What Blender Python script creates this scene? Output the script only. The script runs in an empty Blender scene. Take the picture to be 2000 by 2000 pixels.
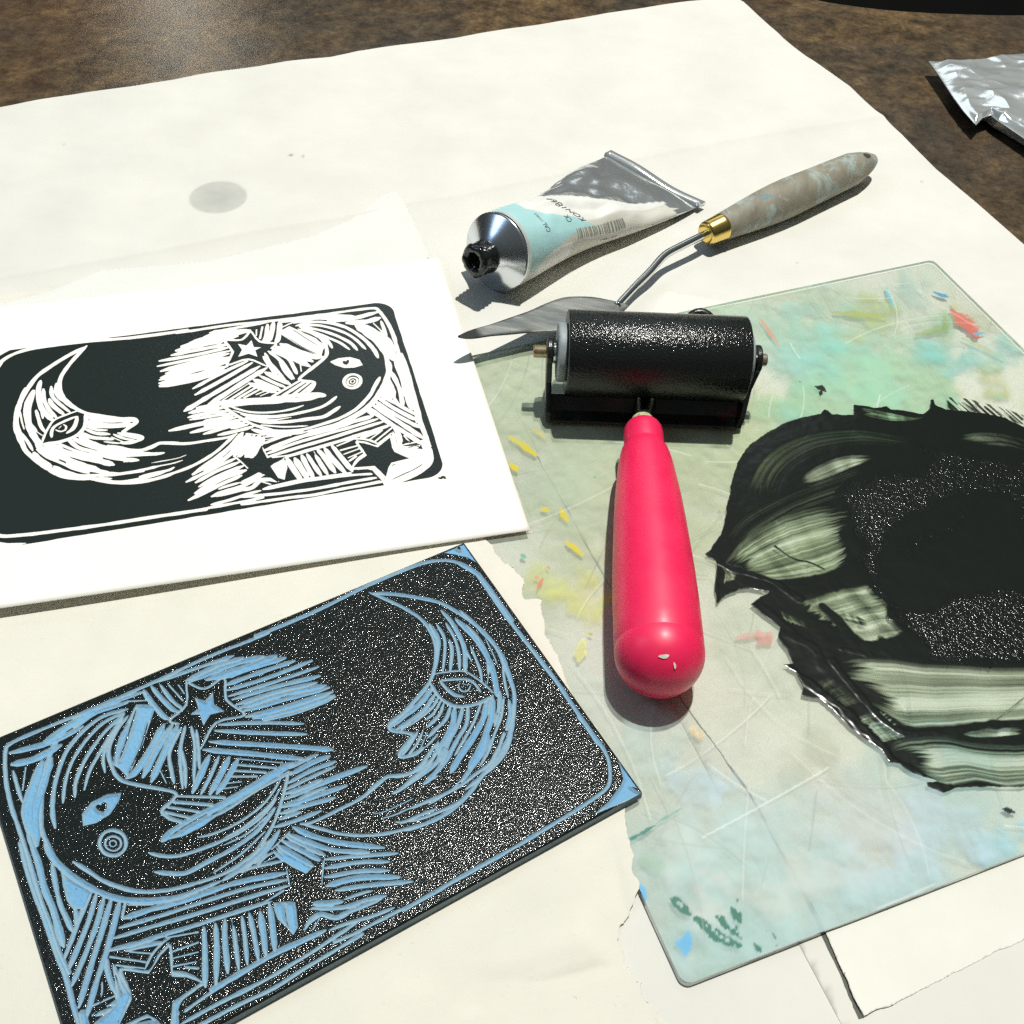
import bpy, bmesh, math, random
import numpy as np
from mathutils import Matrix, Vector
# ------------------------------------------------------------------ camera
scn = bpy.context.scene
F_PX, TILT, ROLL, CAM_H = 2127.775, 0.722099, 0.0685099, 287.0   # px at 2000 wide, rad, rad, mm
_f = np.array([0, math.sin(TILT), -math.cos(TILT)]); _r0 = np.array([1.0, 0, 0]); _u0 = np.array([0, math.cos(TILT), math.sin(TILT)])
_r = _r0*math.cos(ROLL)+_u0*math.sin(ROLL); _u = -_r0*math.sin(ROLL)+_u0*math.cos(ROLL)
S = 0.001
cd = bpy.data.cameras.new('camera'); cam = bpy.data.objects.new('camera', cd); scn.collection.objects.link(cam)
cam.matrix_world = Matrix(((_r[0], _u[0], -_f[0], 0), (_r[1], _u[1], -_f[1], 0), (_r[2], _u[2], -_f[2], CAM_H*S), (0, 0, 0, 1)))
cd.sensor_width = 36; cd.sensor_fit = 'HORIZONTAL'; cd.lens = 36*F_PX/2000; cd.clip_start = 0.01; cd.clip_end = 30
scn.camera = cam
# ------------------------------------------------------------------ light
wd = bpy.data.worlds.new('World'); scn.world = wd; wd.use_nodes = True
_nt = wd.node_tree; _bg = _nt.nodes['Background']
_tc = _nt.nodes.new('ShaderNodeTexCoord'); _sx = _nt.nodes.new('ShaderNodeSeparateXYZ'); _cr = _nt.nodes.new('ShaderNodeValToRGB')
_nt.links.new(_tc.outputs['Generated'], _sx.inputs[0]); _nt.links.new(_sx.outputs[2], _cr.inputs[0]); _nt.links.new(_cr.outputs[0], _bg.inputs[0])
_cr.color_ramp.elements[0].color = (.06, .066, .06, 1); _cr.color_ramp.elements[1].color = (.36, .40, .40, 1); _cr.color_ramp.elements[0].position = .1
_bg.inputs[1].default_value = .36
def lamp(name, kind, loc, target, power, color, **kw):
    l = bpy.data.lights.new(name, kind); o = bpy.data.objects.new(name, l); scn.collection.objects.link(o)
    l.energy = power; l.color = color
    for k, v in kw.items(): setattr(l, k, v)
    o.location = Vector(loc)*S
    o.rotation_euler = (Vector(target)-Vector(loc)).to_track_quat('-Z', 'Y').to_euler(); return o
lamp('key_lamp', 'SPOT', (255, 790, 2200), (20, 290, 0), 240, (1, .985, .93), shadow_soft_size=.022, spot_size=1.0, spot_blend=.6)
lamp('far_window', 'AREA', (-850, 2500, 900), (-180, 520, 0), .75, (1, .97, .85), shape='RECTANGLE', size=.09, size_y=.32)
lamp('added_metal_fill', 'AREA', (0, 2050, 1300), (0, 400, 0), 2.6, (.86, .95, 1), shape='RECTANGLE', size=1.3, size_y=.55)  # unseen lamp, added to give the metal parts something bright to reflect
lamp('left_window', 'AREA', (-1500, 300, 1300), (0, 350, 0), 5, (.5, .7, 1), shape='RECTANGLE', size=.5, size_y=.8)
scn.render.engine = 'CYCLES'; scn.cycles.use_denoising = False; scn.cycles.sample_clamp_indirect = 2.0; scn.cycles.caustics_reflective = False
vs = scn.view_settings; vs.view_transform = 'Standard'; vs.look = 'None'; vs.exposure = 0; vs.gamma = 1
# ------------------------------------------------------------------ helpers
C = scn.collection
def G(px, py, z=0):                      # photo point (2000 px frame) -> point of the table space at height z (mm)
    d = (px-1000)/F_PX*_r+(1000-py)/F_PX*_u+_f
    return np.array([0, 0, CAM_H])+d*((z-CAM_H)/d[2])
def GL(pts, z=0, s=1, ox=0, oy=0): return np.array([G(ox+x*s, oy+y*s, z) for x, y in pts])
def tag(o, label, cat, kind=None, group=None):
    if label: o['label'] = label
    if cat: o['category'] = cat
    if kind: o['kind'] = kind
    if group: o['group'] = group
    return o
def empty(name, label, cat, loc=(0, 0, 0), rz=0):
    o = bpy.data.objects.new(name, None); C.objects.link(o); o.location = Vector(loc)*S; o.rotation_euler = (0, 0, rz); o.empty_display_size = .01
    return tag(o, label, cat)
def mesh(name, V, F, mat, parent=None, smooth=True):
    me = bpy.data.meshes.new(name); V = np.asarray(V, np.float64)*S
    if isinstance(F, np.ndarray):
        me.vertices.add(len(V)); me.vertices.foreach_set('co', V.ravel()); n, k = F.shape
        me.loops.add(n*k); me.loops.foreach_set('vertex_index', F.astype(np.int32).ravel())
        me.polygons.add(n); me.polygons.foreach_set('loop_start', np.arange(0, n*k, k, dtype=np.int32)); me.update(calc_edges=True)
    else:
        me.from_pydata([tuple(v) for v in V], [], [tuple(f) for f in F])
    if smooth: me.polygons.foreach_set('use_smooth', [True]*len(me.polygons))
    me.update(); me.materials.append(mat)
    o = bpy.data.objects.new(name, me); C.objects.link(o); o.parent = parent; return o
def gridF(ny, nx, keep=None, flip=False):
    i = np.arange(ny*nx).reshape(ny, nx); a, b, c, d = i[:-1, :-1], i[:-1, 1:], i[1:, 1:], i[1:, :-1]
    F = np.stack([a, b, c, d] if not flip else [a, d, c, b], -1).reshape(-1, 4)
    return F if keep is None else F[keep.ravel()]
def compact(V, F, *attrs):
    u, inv = np.unique(F, return_inverse=True); return (V[u], inv.reshape(F.shape))+tuple(a[u] for a in attrs)
def fattr(o, name, a):
    at = o.data.attributes.new(name, 'FLOAT', 'POINT'); at.data.foreach_set('value', np.asarray(a, np.float32).ravel())
def cattr(o, name, a):
    at = o.data.attributes.new(name, 'FLOAT_COLOR', 'POINT'); at.data.foreach_set('color', np.asarray(a, np.float32).ravel())
def smooth(P, n=4):
    P = np.asarray(P, float)
    if len(P) < 3: return P
    Q = np.vstack([2*P[0]-P[1], P, 2*P[-1]-P[-2]]); o = []
    for i in range(1, len(Q)-2):
        a, b, c, d = Q[i-1:i+3]
        for t in np.arange(n)/n: o.append(.5*(2*b+(c-a)*t+(2*a-5*b+4*c-d)*t*t+(3*b-a-3*c+d)*t**3))
    o.append(P[-1]); return np.array(o)
def polyd(P, X, Y):                      # signed distance, negative inside
    D = np.full(X.shape, 1e9); ins = np.zeros(X.shape, bool)
    for a, b in zip(P, np.roll(P, -1, 0)):
        d = b-a; u = np.clip(((X-a[0])*d[0]+(Y-a[1])*d[1])/max(d@d, 1e-9), 0, 1)
        D = np.minimum(D, np.hypot(X-a[0]-u*d[0], Y-a[1]-u*d[1]))
        if abs(d[1]) > 1e-9: ins ^= ((a[1] > Y) != (b[1] > Y)) & (X < a[0]+(Y-a[1])/d[1]*d[0])
    return np.where(ins, -D, D)
def lined(P, X, Y):                      # distance to an open line and the running length at the nearest point
    D = np.full(X.shape, 1e9); T = np.zeros(X.shape); L = 0
    for a, b in zip(P[:-1], P[1:]):
        d = b-a; l = math.hypot(*d[:2]); u = np.clip(((X-a[0])*d[0]+(Y-a[1])*d[1])/max(l*l, 1e-9), 0, 1)
        q = np.hypot(X-a[0]-u*d[0], Y-a[1]-u*d[1]); m = q < D; D = np.where(m, q, D); T = np.where(m, L+u*l, T); L += l
    return D, T
def sstep(a, b, x):
    t = np.clip((x-a)/(b-a), 0, 1); return t*t*(3-2*t)
def vnoise(X, Y, s, seed=0):             # smooth value noise, -1..1
    r = np.random.RandomState(seed).rand(64, 64)*2-1; x = X/s+1000; y = Y/s+1000
    i = np.floor(x).astype(int); j = np.floor(y).astype(int); u = x-i; v = y-j; u = u*u*(3-2*u); v = v*v*(3-2*v)
    g = lambda a, b: r[b % 64, a % 64]
    return (g(i, j)*(1-u)+g(i+1, j)*u)*(1-v)+(g(i, j+1)*(1-u)+g(i+1, j+1)*u)*v
def fbm(X, Y, s, seed=0, o=4): return sum(vnoise(X, Y, s/2**k, seed+k)/2**k for k in range(o))
def tube(path, rad, n=16, caps=True):
    P = np.asarray(path, float); rad = np.broadcast_to(rad, (len(P),)); V = []; T = np.gradient(P, axis=0)
    T /= np.linalg.norm(T, axis=1)[:, None]; u = np.cross(T[0], [0, 0, 1.0]);
    if np.linalg.norm(u) < .1: u = np.cross(T[0], [0, 1.0, 0])
    u /= np.linalg.norm(u)
    for p, t, r in zip(P, T, rad):
        u = u-t*(u@t); u /= np.linalg.norm(u); w = np.cross(t, u)
        for k in range(n): V.append(p+r*(math.cos(k*2*math.pi/n)*u+math.sin(k*2*math.pi/n)*w))
    F = [(i*n+k, i*n+(k+1) % n, (i+1)*n+(k+1) % n, (i+1)*n+k) for i in range(len(P)-1) for k in range(n)]
    if caps: F += [tuple(range(n))[::-1], tuple((len(P)-1)*n+k for k in range(n))]
    return V, F
def lathe(A, B, prof, n=48):             # profile of (distance along A->B in mm, radius)
    A = np.array(A, float); B = np.array(B, float); d = (B-A)/np.linalg.norm(B-A)
    u = np.cross(d, [0, 0, 1.0]); u /= np.linalg.norm(u); w = np.cross(u, d); V = []
    for s, r in prof:
        for k in range(n): V.append(A+d*s+r*(math.cos(k*2*math.pi/n)*u+math.sin(k*2*math.pi/n)*w))
    F = [(i*n+k, i*n+(k+1) % n, (i+1)*n+(k+1) % n, (i+1)*n+k) for i in range(len(prof)-1) for k in range(n)]
    return V, F
def join(*ms):
    V = []; F = []
    for v, f in ms:
        n = len(V); V += [tuple(q) for q in v]; F += [tuple(i+n for i in g) for g in f]
    return V, F
# ------------------------------------------------------------------ materials
class M:
    def __init__(s, name):
        s.m = bpy.data.materials.new(name); s.m.use_nodes = True; s.t = s.m.node_tree; s.b = s.t.nodes['Principled BSDF']; s.out = s.t.nodes['Material Output']
        s.tc = s.n('ShaderNodeTexCoord')
    def n(s, typ, **kw):
        x = s.t.nodes.new(typ)
        for k, v in kw.items():
            if k.startswith('i_'):
                x.inputs[k[2:].replace('_', ' ')].default_value = v
            else: setattr(x, k, v)
        return x
    def l(s, a, b): s.t.links.new(a, b)
    def set(s, **kw):
        for k, v in kw.items():
            k = k.replace('_', ' ')
            if hasattr(v, 'is_linked') or hasattr(v, 'links'): s.l(v, s.b.inputs[k])
            else: s.b.inputs[k].default_value = v
        return s
    def noise(s, scale, detail=4, rough=.6, coord='Object', stretch=None, dist=0):
        x = s.n('ShaderNodeTexNoise'); x.inputs['Scale'].default_value = scale; x.inputs['Detail'].default_value = detail; x.inputs['Roughness'].default_value = rough; x.inputs['Distortion'].default_value = dist
        src = s.tc.outputs[coord]
        if stretch:
            mp = s.n('ShaderNodeMapping'); mp.inputs['Scale'].default_value = stretch[0]; mp.inputs['Rotation'].default_value = stretch[1]; s.l(src, mp.inputs[0]); src = mp.outputs[0]
        s.l(src, x.inputs['Vector']); return x.outputs['Fac']
    def ramp(s, fac, stops):
        r = s.n('ShaderNodeValToRGB'); e = r.color_ramp.elements
        while len(e) < len(stops): e.new(.5)
        for q, (p, c) in zip(e, stops): q.position = p; q.color = tuple(c)+(1,) if not isinstance(c, (int, float)) else (c, c, c, 1)
        s.l(fac, r.inputs[0]); return r.outputs[0]
    def mix(s, fac, a, b, mode='MIX'):
        x = s.n('ShaderNodeMix', data_type='RGBA', blend_type=mode)
        for sock, v in ((x.inputs[0], fac), (x.inputs[6], a), (x.inputs[7], b)):
            if isinstance(v, (tuple, float, int)): sock.default_value = (tuple(v)+(1,) if isinstance(v, tuple) and len(v) == 3 else v)
            else: s.l(v, sock)
        return x.outputs[2]
    def math(s, op, a, b=0.0, c=None):
        x = s.n('ShaderNodeMath', operation=op)
        for i, v in enumerate((a, b) if c is None else (a, b, c)):
            if isinstance(v, (float, int)): x.inputs[i].default_value = v
            else: s.l(v, x.inputs[i])
        return x.outputs[0]
    def attr(s, name): return s.n('ShaderNodeAttribute', attribute_name=name).outputs
    def bump(s, *hs):
        prev = None
        for h, st, d in hs:
            b = s.n('ShaderNodeBump'); b.inputs['Distance'].default_value = d*S
            if isinstance(st, (float, int)): b.inputs['Strength'].default_value = st
            else: s.l(st, b.inputs['Strength'])
            s.l(h, b.inputs['Height'])
            if prev: s.l(prev, b.inputs['Normal'])
            prev = b.outputs[0]
        s.l(prev, s.b.inputs['Normal']); return prev
def paper(name, col, dark, fibre=.25, bump=.12, sc=1.0):
    m = M(name); a = m.noise(25*sc, 5); b = m.noise(900, 3); f = m.noise(420, 5, .75, dist=1.5)
    c = m.mix(m.ramp(a, [(.3, 0), (.75, 1)]), col, dark); c = m.mix(m.math('MULTIPLY', m.ramp(f, [(.62, 0), (.75, 1)]), fibre), c, tuple(.45*x for x in col))
    m.set(Base_Color=c, Roughness=.75); m.b.inputs['Specular IOR Level'].default_value = .25
    m.bump((a, .25, .8), (b, bump, .12)); return m
# base paper
m = paper('white_drawing_paper', (.74, .73, .665), (.66, .65, .59), .10); MAT_PAPER = m
st = m.attr('stain')['Fac']; m.l(m.mix(st, m.b.inputs['Base Color'].links[0].from_socket, (.27, .28, .25)), m.b.inputs['Base Color'])
MAT_CARD = paper('print_paper', (.90, .89, .82), (.87, .86, .78), .02, .08)
MAT_NEWS = paper('torn_newsprint', (.78, .75, .65), (.68, .66, .57), .5, .4)
MAT_UNDER = paper('cream_underlay', (.80, .79, .71), (.72, .71, .63), .1)
MAT_UNDER2 = paper('grey_underlay', (.72, .705, .63), (.67, .66, .59), .1)
MAT_SEAM_SHADE = paper('seam_shade', (.13, .135, .11), (.08, .08, .065), .1)  # dark tone of the gap shade painted along the seam
# glassine
m = paper('glassine', (.82, .82, .765), (.77, .77, .72), .03); MAT_GLASSINE = m
tr = m.n('ShaderNodeBsdfTranslucent'); tr.inputs[0].default_value = (.8, .8, .74, 1); mx = m.n('ShaderNodeMixShader'); mx.inputs[0].default_value = .06
m.l(m.b.outputs[0], mx.inputs[1]); m.l(tr.outputs[0], mx.inputs[2]); m.l(mx.outputs[0], m.out.inputs[0])
# table
m = M('mottled_brown_table'); MAT_TABLE = m
a = m.noise(9, 8, .65, dist=.6); b = m.noise(64, 10, .82, dist=.2); d = m.noise(160, 5, .8); e = m.noise(4, 3)
c = m.ramp(b, [(.32, (.018, .014, .010)), (.44, (.068, .045, .024)), (.55, (.14, .090, .043)), (.68, (.28, .18, .075))])
c = m.mix(m.ramp(a, [(.40, 0), (.62, 1)]), c, m.ramp(b, [(.3, (.022, .021, .019)), (.6, (.075, .062, .045)), (.8, (.15, .12, .075))]))
c = m.mix(.75, c, m.ramp(d, [(.3, .2), (.5, .95), (.7, 1.25)]), 'MULTIPLY')
c = m.mix(m.math('MULTIPLY', m.ramp(e, [(.5, 0), (.7, 1)]), .35), c, (.13, .055, .02))
m.set(Base_Color=c, Roughness=m.ramp(b, [(.3, .17), (.7, .26)])); m.bump((b, .22, .6), (d, .15, .2))
# inks
def ink(name, base=(.010, .013, .012), rough=.28, sc=1500, st=.6, dist=.25, stipple=None, spec=.55):
    m = M(name); h = m.noise(sc, 2, .5); h2 = m.noise(sc*2.3, 1, .5)
    m.set(Base_Color=base+(1,), Roughness=rough); m.b.inputs['Specular IOR Level'].default_value = spec
    m.bump((h, st if stipple is None else stipple(m), dist), (h2, st*.7 if stipple is None else stipple(m), dist*.5)); return m
def relief(name):
    m = ink(name, rough=.1, sc=1450, st=1.0, dist=.19, spec=.3)
    sd = m.attr('sdf')['Fac']; k = m.ramp(m.math('ADD', m.math('MULTIPLY', sd, 4.0), .5), [(.40, 0), (.62, 1)])
    n1 = m.noise(60, 4); n2 = m.noise(700, 3)
    blue = m.mix(m.ramp(n1, [(.35, 0), (.7, 1)]), (.145, .355, .58), (.19, .42, .61)); pale = m.attr('shallow')['Fac']
    blue = m.mix(m.math('MULTIPLY', pale, .65), blue, (.37, .44, .42)); blue = m.mix(m.ramp(n2, [(.70, 0), (.74, .75)]), blue, (.02, .04, .06))
    m.set(Base_Color=m.mix(k, blue, (.010, .014, .013)), Roughness=m.ramp(k, [(0, .6), (1, .09)])); return m
MAT_RELIEF = relief('inked_blue_lino')
m = M('lino_side'); MAT_LINO = m; m.set(Base_Color=m.ramp(m.noise(90, 4), [(.3, (.10, .16, .20)), (.7, (.20, .27, .30))]), Roughness=.6)
m = ink('printed_ink', base=(.017, .024, .023), rough=.16, sc=1500, st=1.0, dist=.085, spec=.4); MAT_PRINT = m
sd = m.attr('sdf')['Fac']; k = m.ramp(m.math('ADD', m.math('MULTIPLY', sd, 4.0), .5), [(.38, 0), (.6, 1)])
tp = m.n('ShaderNodeBsdfTransparent'); mx = m.n('ShaderNodeMixShader'); m.l(k, mx.inputs[0]); m.l(tp.outputs[0], mx.inputs[1]); m.l(m.b.outputs[0], mx.inputs[2]); m.l(mx.outputs[0], m.out.inputs[0])
def smear():
    m = M('rolled_black_ink'); h = m.noise(1250, 2, .5); h2 = m.noise(2600, 1, .5); sp = m.attr('stipple')['Fac']; T = m.attr('film')['Fac']
    m.set(Base_Color=(.008, .011, .009, 1), Roughness=m.ramp(sp, [(0, .2), (.4, .17), (1, .14)])); m.b.inputs['Specular IOR Level'].default_value = .4
    m.bump((h, sp, .25), (h2, sp, .06))
    tp = m.n('ShaderNodeBsdfTransparent'); m.l(m.mix(m.ramp(T, [(0, 0), (.35, 1)]), (1, 1, 1), (.85, .90, .81)), tp.inputs[0])
    mx = m.n('ShaderNodeMixShader'); m.l(m.ramp(T, [(.18, 0), (.95, 1)]), mx.inputs[0]); m.l(tp.outputs[0], mx.inputs[1]); m.l(m.b.outputs[0], mx.inputs[2]); m.l(mx.outputs[0], m.out.inputs[0]); return m
MAT_SMEAR = smear()
MAT_ROLLER = ink('inked_roller', rough=.14, sc=1150, st=1.0, dist=.27, spec=.45)
m = ink('wet_black_ink', rough=.12, sc=420, st=.5, dist=.8); MAT_WET = m
# plexiglass with its film of old ink
def plexi(name, edge=False):
    m = M(name); at = m.attr('stain'); n1 = m.noise(14, 6, .65); n2 = m.noise(210, 5, .7); n3 = m.noise(60, 5, .7, dist=1)
    film = m.mix(m.ramp(n1, [(.3, 0), (.7, 1)]), (.72, .77, .70), (.80, .80, .74))
    film = m.mix(m.math('MULTIPLY', m.ramp(n3, [(.55, 0), (.8, 1)]), .15), film, (.56, .63, .52))
    col = m.mix(m.ramp(at['Alpha'], [(0, 0), (.45, 1)]), film, at['Color'])
    m.set(Base_Color=col if not edge else (.30, .40, .36, 1), Roughness=.5); m.b.inputs['Specular IOR Level'].default_value = .2
    m.bump((n2, .05, .1))
    tp = m.n('ShaderNodeBsdfTransparent'); tp.inputs[0].default_value = (.92, .95, .91, 1) if not edge else (.6, .7, .66, 1)
    mx = m.n('ShaderNodeMixShader'); m.l(tp.outputs[0], mx.inputs[1]); m.l(m.b.outputs[0], mx.inputs[2])
    if edge: mx.inputs[0].default_value = .75
    else: m.l(m.math('MAXIMUM', m.math('ADD', .2, m.math('MULTIPLY', m.ramp(n2, [(.35, 0), (.8, 1)]), .12)), at['Alpha']), mx.inputs[0])
    gl = m.n('ShaderNodeBsdfGlossy'); gl.inputs['Roughness'].default_value = .06; fr = m.n('ShaderNodeFresnel'); fr.inputs[0].default_value = 1.3
    m2 = m.n('ShaderNodeMixShader'); m.l(m.math('MULTIPLY', fr.outputs[0], .6), m2.inputs[0]); m.l(mx.outputs[0], m2.inputs[1]); m.l(gl.outputs[0], m2.inputs[2]); m.l(m2.outputs[0], m.out.inputs[0]); return m
MAT_PLEXI = plexi('stained_plexiglass'); MAT_PLEXI_EDGE = plexi('plexiglass_edge', True)
# metals, paint, wood
def metal(name, col, rough, sc=120, st=.1, d=.3):
    m = M(name); n = m.noise(sc, 4); m.set(Base_Color=col+(1,), Metallic=1.0, Roughness=rough); m.bump((n, st, d)); return m
MAT_STEEL = metal('polished_steel', (.72, .74, .72), .16); MAT_BRASS = metal('brass', (.83, .60, .18), .22, 60, .2)
MAT_FOIL = metal('crumpled_foil', (.82, .86, .85), .16, 60, .35, 1.0); MAT_FOIL.b.inputs['Metallic'].default_value = .7
m = M('stained_blade'); MAT_BLADE = m; n = m.noise(40, 4, .6, stretch=((1, 6, 1), (0, 0, .3)))
dk = m.attr('ink')['Fac']; m.set(Base_Color=m.mix(dk, m.ramp(n, [(.3, (.16, .17, .16)), (.7, (.50, .50, .45))]), (.012, .014, .013)), Metallic=m.math('MULTIPLY', m.math('SUBTRACT', 1.0, dk), .75), Roughness=m.ramp(n, [(.3, .22), (.7, .4)])); m.bump((n, .2, .3))
m = M('red_lacquer'); MAT_RED = m; n = m.noise(70, 4)
m.set(Base_Color=m.ramp(n, [(.3, (.86, .014, .090)), (.7, (.92, .020, .105))]), Roughness=m.ramp(m.noise(55, 6, .7), [(.35, .36), (.7, .56)])); m.b.inputs['Coat Weight'].default_value = .25; m.b.inputs['Coat Roughness'].default_value = .3; m.bump((m.noise(300, 3), .06, .15), (m.noise(25, 3), .05, 1))
m = M('white_chip'); MAT_CHIP = m; m.set(Base_Color=m.ramp(m.noise(500), [(.4, (.85, .84, .78)), (.8, (.6, .5, .45))]), Roughness=.6)
m = M('black_enamel'); MAT_FRAME = m; n = m.noise(160, 6, .7); n2 = m.noise(45, 4)
m.set(Base_Color=m.mix(m.ramp(n2, [(.66, 0), (.72, .5)]), m.ramp(n, [(.4, (.008, .010, .010)), (.72, (.02, .026, .022)), (.82, (.10, .10, .07))]), (.12, .03, .03)), Roughness=m.ramp(n, [(.3, .15), (.7, .4)])); m.bump((n, .5, .5))
m = M('grey_core'); MAT_CORE = m; m.set(Base_Color=m.ramp(m.noise(200), [(.3, (.22, .27, .28)), (.7, (.33, .38, .38))]), Roughness=.5)
m = M('old_axle'); MAT_AXLE = m; m.set(Base_Color=m.ramp(m.noise(180, 4), [(.35, (.50, .47, .38)), (.6, (.34, .25, .11))]), Metallic=.8, Roughness=.35)
m = M('dried_ink_crust'); MAT_CRUST = m; m.set(Base_Color=m.ramp(m.noise(900, 3), [(.35, (.2, .25, .12)), (.5, (.55, .60, .42)), (.65, (.65, .48, .12))]), Roughness=.7); m.bump((m.noise(800, 3), .8, .6))
m = M('painted_grey_wood'); MAT_WOOD = m
g = m.noise(90, 6, .7, stretch=((1, .12, 1), (0, 0, -.5))); p = m.noise(75, 5, .7, dist=.8); q = m.noise(42, 5, .7, dist=1)
c = m.ramp(g, [(.3, (.19, .17, .125)), (.5, (.27, .25, .19)), (.7, (.36, .33, .26))]); c = m.mix(m.ramp(p, [(.50, 0), (.62, .85)]), c, (.36, .45, .42)); c = m.mix(m.ramp(q, [(.57, 0), (.64, .9)]), c, (.12, .24, .26)); c = m.mix(m.ramp(m.noise(130, 4), [(.64, 0), (.68, .8)]), c, (.55, .57, .52))
m.set(Base_Color=c, Roughness=.6); m.bump((g, .3, .4), (p, .2, .3))
m = M('dark_hole'); MAT_HOLE = m; m.set(Base_Color=m.ramp(m.noise(300), [(0, (.03, .025, .03)), (1, (.07, .06, .06))]), Roughness=.8)
m = M('tube_skin'); MAT_TUBE = m; at = m.attr('label'); n = m.noise(45, 4); 
m.set(Base_Color=m.mix(at['Alpha'], (.70, .74, .74), m.mix(.25, at['Color'], m.ramp(m.noise(60, 4), [(.3, .8), (.7, 1)]), 'MULTIPLY')), Metallic=m.math('MULTIPLY', m.math('SUBTRACT', 1.0, at['Alpha']), .8), Roughness=m.ramp(at['Alpha'], [(0, .2), (1, .38)])); m.bump((n, .5, 1.6), (m.noise(140, 3), .4, .5))
MAT_SHOULDER = metal('tube_shoulder', (.72, .76, .80), .22, 30, .08)
m = M('label_print'); MAT_TEXT = m; m.set(Base_Color=m.ramp(m.noise(300), [(0, (.05, .07, .07)), (1, (.09, .11, .11))]), Roughness=.5)
m = M('barcode_print'); MAT_BAR = m; m.set(Base_Color=m.ramp(m.noise(300), [(0, (.22, .24, .19)), (1, (.34, .35, .29))]), Roughness=.5)
m = M('seam_shadow_crack'); 
m = M('brown_floor'); MAT_FLOOR = m; m.set(Base_Color=m.ramp(m.noise(6, 6), [(.3, (.014, .011, .009)), (.7, (.03, .022, .016))]), Roughness=.7)
# ------------------------------------------------------------------ setting: floor, table
mesh('floor', [(-3000, -1500, -740), (3000, -1500, -740), (3000, 4500, -740), (-3000, 4500, -740)], [(0, 1, 2, 3)], MAT_FLOOR.m)['kind'] = 'structure'
edge = GL([(1500, -60), (1580, -6), (1660, 11), (1760, 22), (1880, 28), (2000, 30), (2200, 24)], 0)
out = [(-900, -250, 0), (900, -250, 0), (900, edge[-1][1]-120, 0)]+[tuple(p) for p in smooth(edge)[::-1]]+[(edge[0][0]-120, edge[0][1]+260, 0), (-900, edge[0][1]+500, 0)]
n = len(out); V = out+[(x, y, -32) for x, y, z in out]; Fs = [tuple(range(n)), tuple(range(n, 2*n))[::-1]]+[(i, i+n, (i+1) % n+n, (i+1) % n) for i in range(n)]
o = mesh('table', V, Fs, MAT_TABLE.m, smooth=False); tag(o, 'mottled brown and ochre table top under all the papers', None, 'structure')
# ------------------------------------------------------------------ base paper
far = np.vstack([[(-430, 455, 0)], GL([(-150, 236)]), GL([(0, 408), (200, 372), (400, 345), (650, 310), (900, 270), (1080, 241), (1250, 224), (1350, 201), (1600, 165), (1932, 116)], 0, .5176), GL([(200, 84), (450, 45), (700, 9), (830, -11)], 0, .5176, 1000, 0)])
rgt = np.vstack([GL([(830, -11), (875, 12), (950, 82), (1020, 150), (1100, 215), (1180, 272), (1270, 335), (1370, 432), (1470, 510), (1600, 640), (1750, 765), (1932, 925)], 0, .5176, 1000, 0), [(300, 260, 0)], [(372, 40, 0)]])
def respl(P, t):
    P = np.asarray(P, float); L = np.r_[0, np.cumsum(np.linalg.norm(np.diff(P, axis=0), axis=1))]; L /= L[-1]; return np.stack([np.interp(t, L, P[:, i]) for i in range(3)], -1)
nu, nv = 620, 560; u = np.linspace(0, 1, nu); v = np.linspace(0, 1, nv)
FAR = respl(far, u); RGT = respl(rgt[::-1], v); NEAR = respl([(-430, 40, 0), (372, 40, 0)], u); LFT = respl([(-430, 40, 0), (-430, 455, 0)], v)
U_, V_ = np.meshgrid(u, v); U3 = U_[..., None]; V3 = V_[..., None]
Pg = (1-V3)*NEAR[None]+V3*FAR[None]+(1-U3)*LFT[:, None]+U3*RGT[:, None]-((1-U3)*(1-V3)*NEAR[0]+U3*(1-V3)*NEAR[-1]+(1-U3)*V3*FAR[0]+U3*V3*FAR[-1])
X, Y = Pg[..., 0], Pg[..., 1]
crease = smooth(np.vstack([GL([(-60, 555), (0, 549), (130, 527), (260, 505), (400, 478), (490, 460), (600, 442), (700, 425), (800, 403), (900, 388), (1000, 366)]), GL([(400, 300+15), (800, 545), (1380, 452)][1:], 0, .5176, 1000, 0)]))
dc, tc = lined(crease, X, Y); side = np.sign(vnoise(X, Y, 1e6)+1)  # ridge
away = sstep(430, 470, Y+.0*X)
near_front = np.array([Y]) 
cy = np.interp(X, crease[:, 0], crease[:, 1]); s_ = Y-cy
ridge = np.where(s_ > 0, np.exp(-np.abs(s_)/24), np.exp(-np.abs(s_)/6))*2.1
Z = .25+ridge*sstep(-400, -150, X)+.9*fbm(X*.5+Y*.25, Y*1.6, 60, 3, 4)*sstep(20, 70, s_)+.9*sstep(20, 60, s_)
edge_d = np.minimum((1-V_)*500, (1-U_)*700)
Z += .7*np.exp(-edge_d/6)*(.6+.5*vnoise(X, Y, 25, 9))*sstep(0, 30, s_+20); Z = np.maximum(Z, .2)
c0 = G(428, 389); c1 = G(369, 392); c2 = G(484, 386); Rr = np.linalg.norm(c2-c1)/2; c0 = (c1+c2)/2
dd = np.hypot(X-c0[0], (Y-c0[1])*1.0); stn = sstep(Rr*1.03, Rr*.93, dd)*(.42+.12*sstep(Rr, 0, dd)+.05*vnoise(X, Y, 3, 5))
for (a_, b_, r_, k_) in ((568, 305, 1.6, .8), (592, 308, 1.3, .5), (592/1.0, 306, 0.9, .5), (125, 285, 1.0, .4), (1800, 356, 1.2, .45), (1558, 515, 1.0, .4)):
    q = G(a_, b_); stn = np.maximum(stn, sstep(r_, r_*.4, np.hypot(X-q[0], Y-q[1]))*k_)
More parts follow.
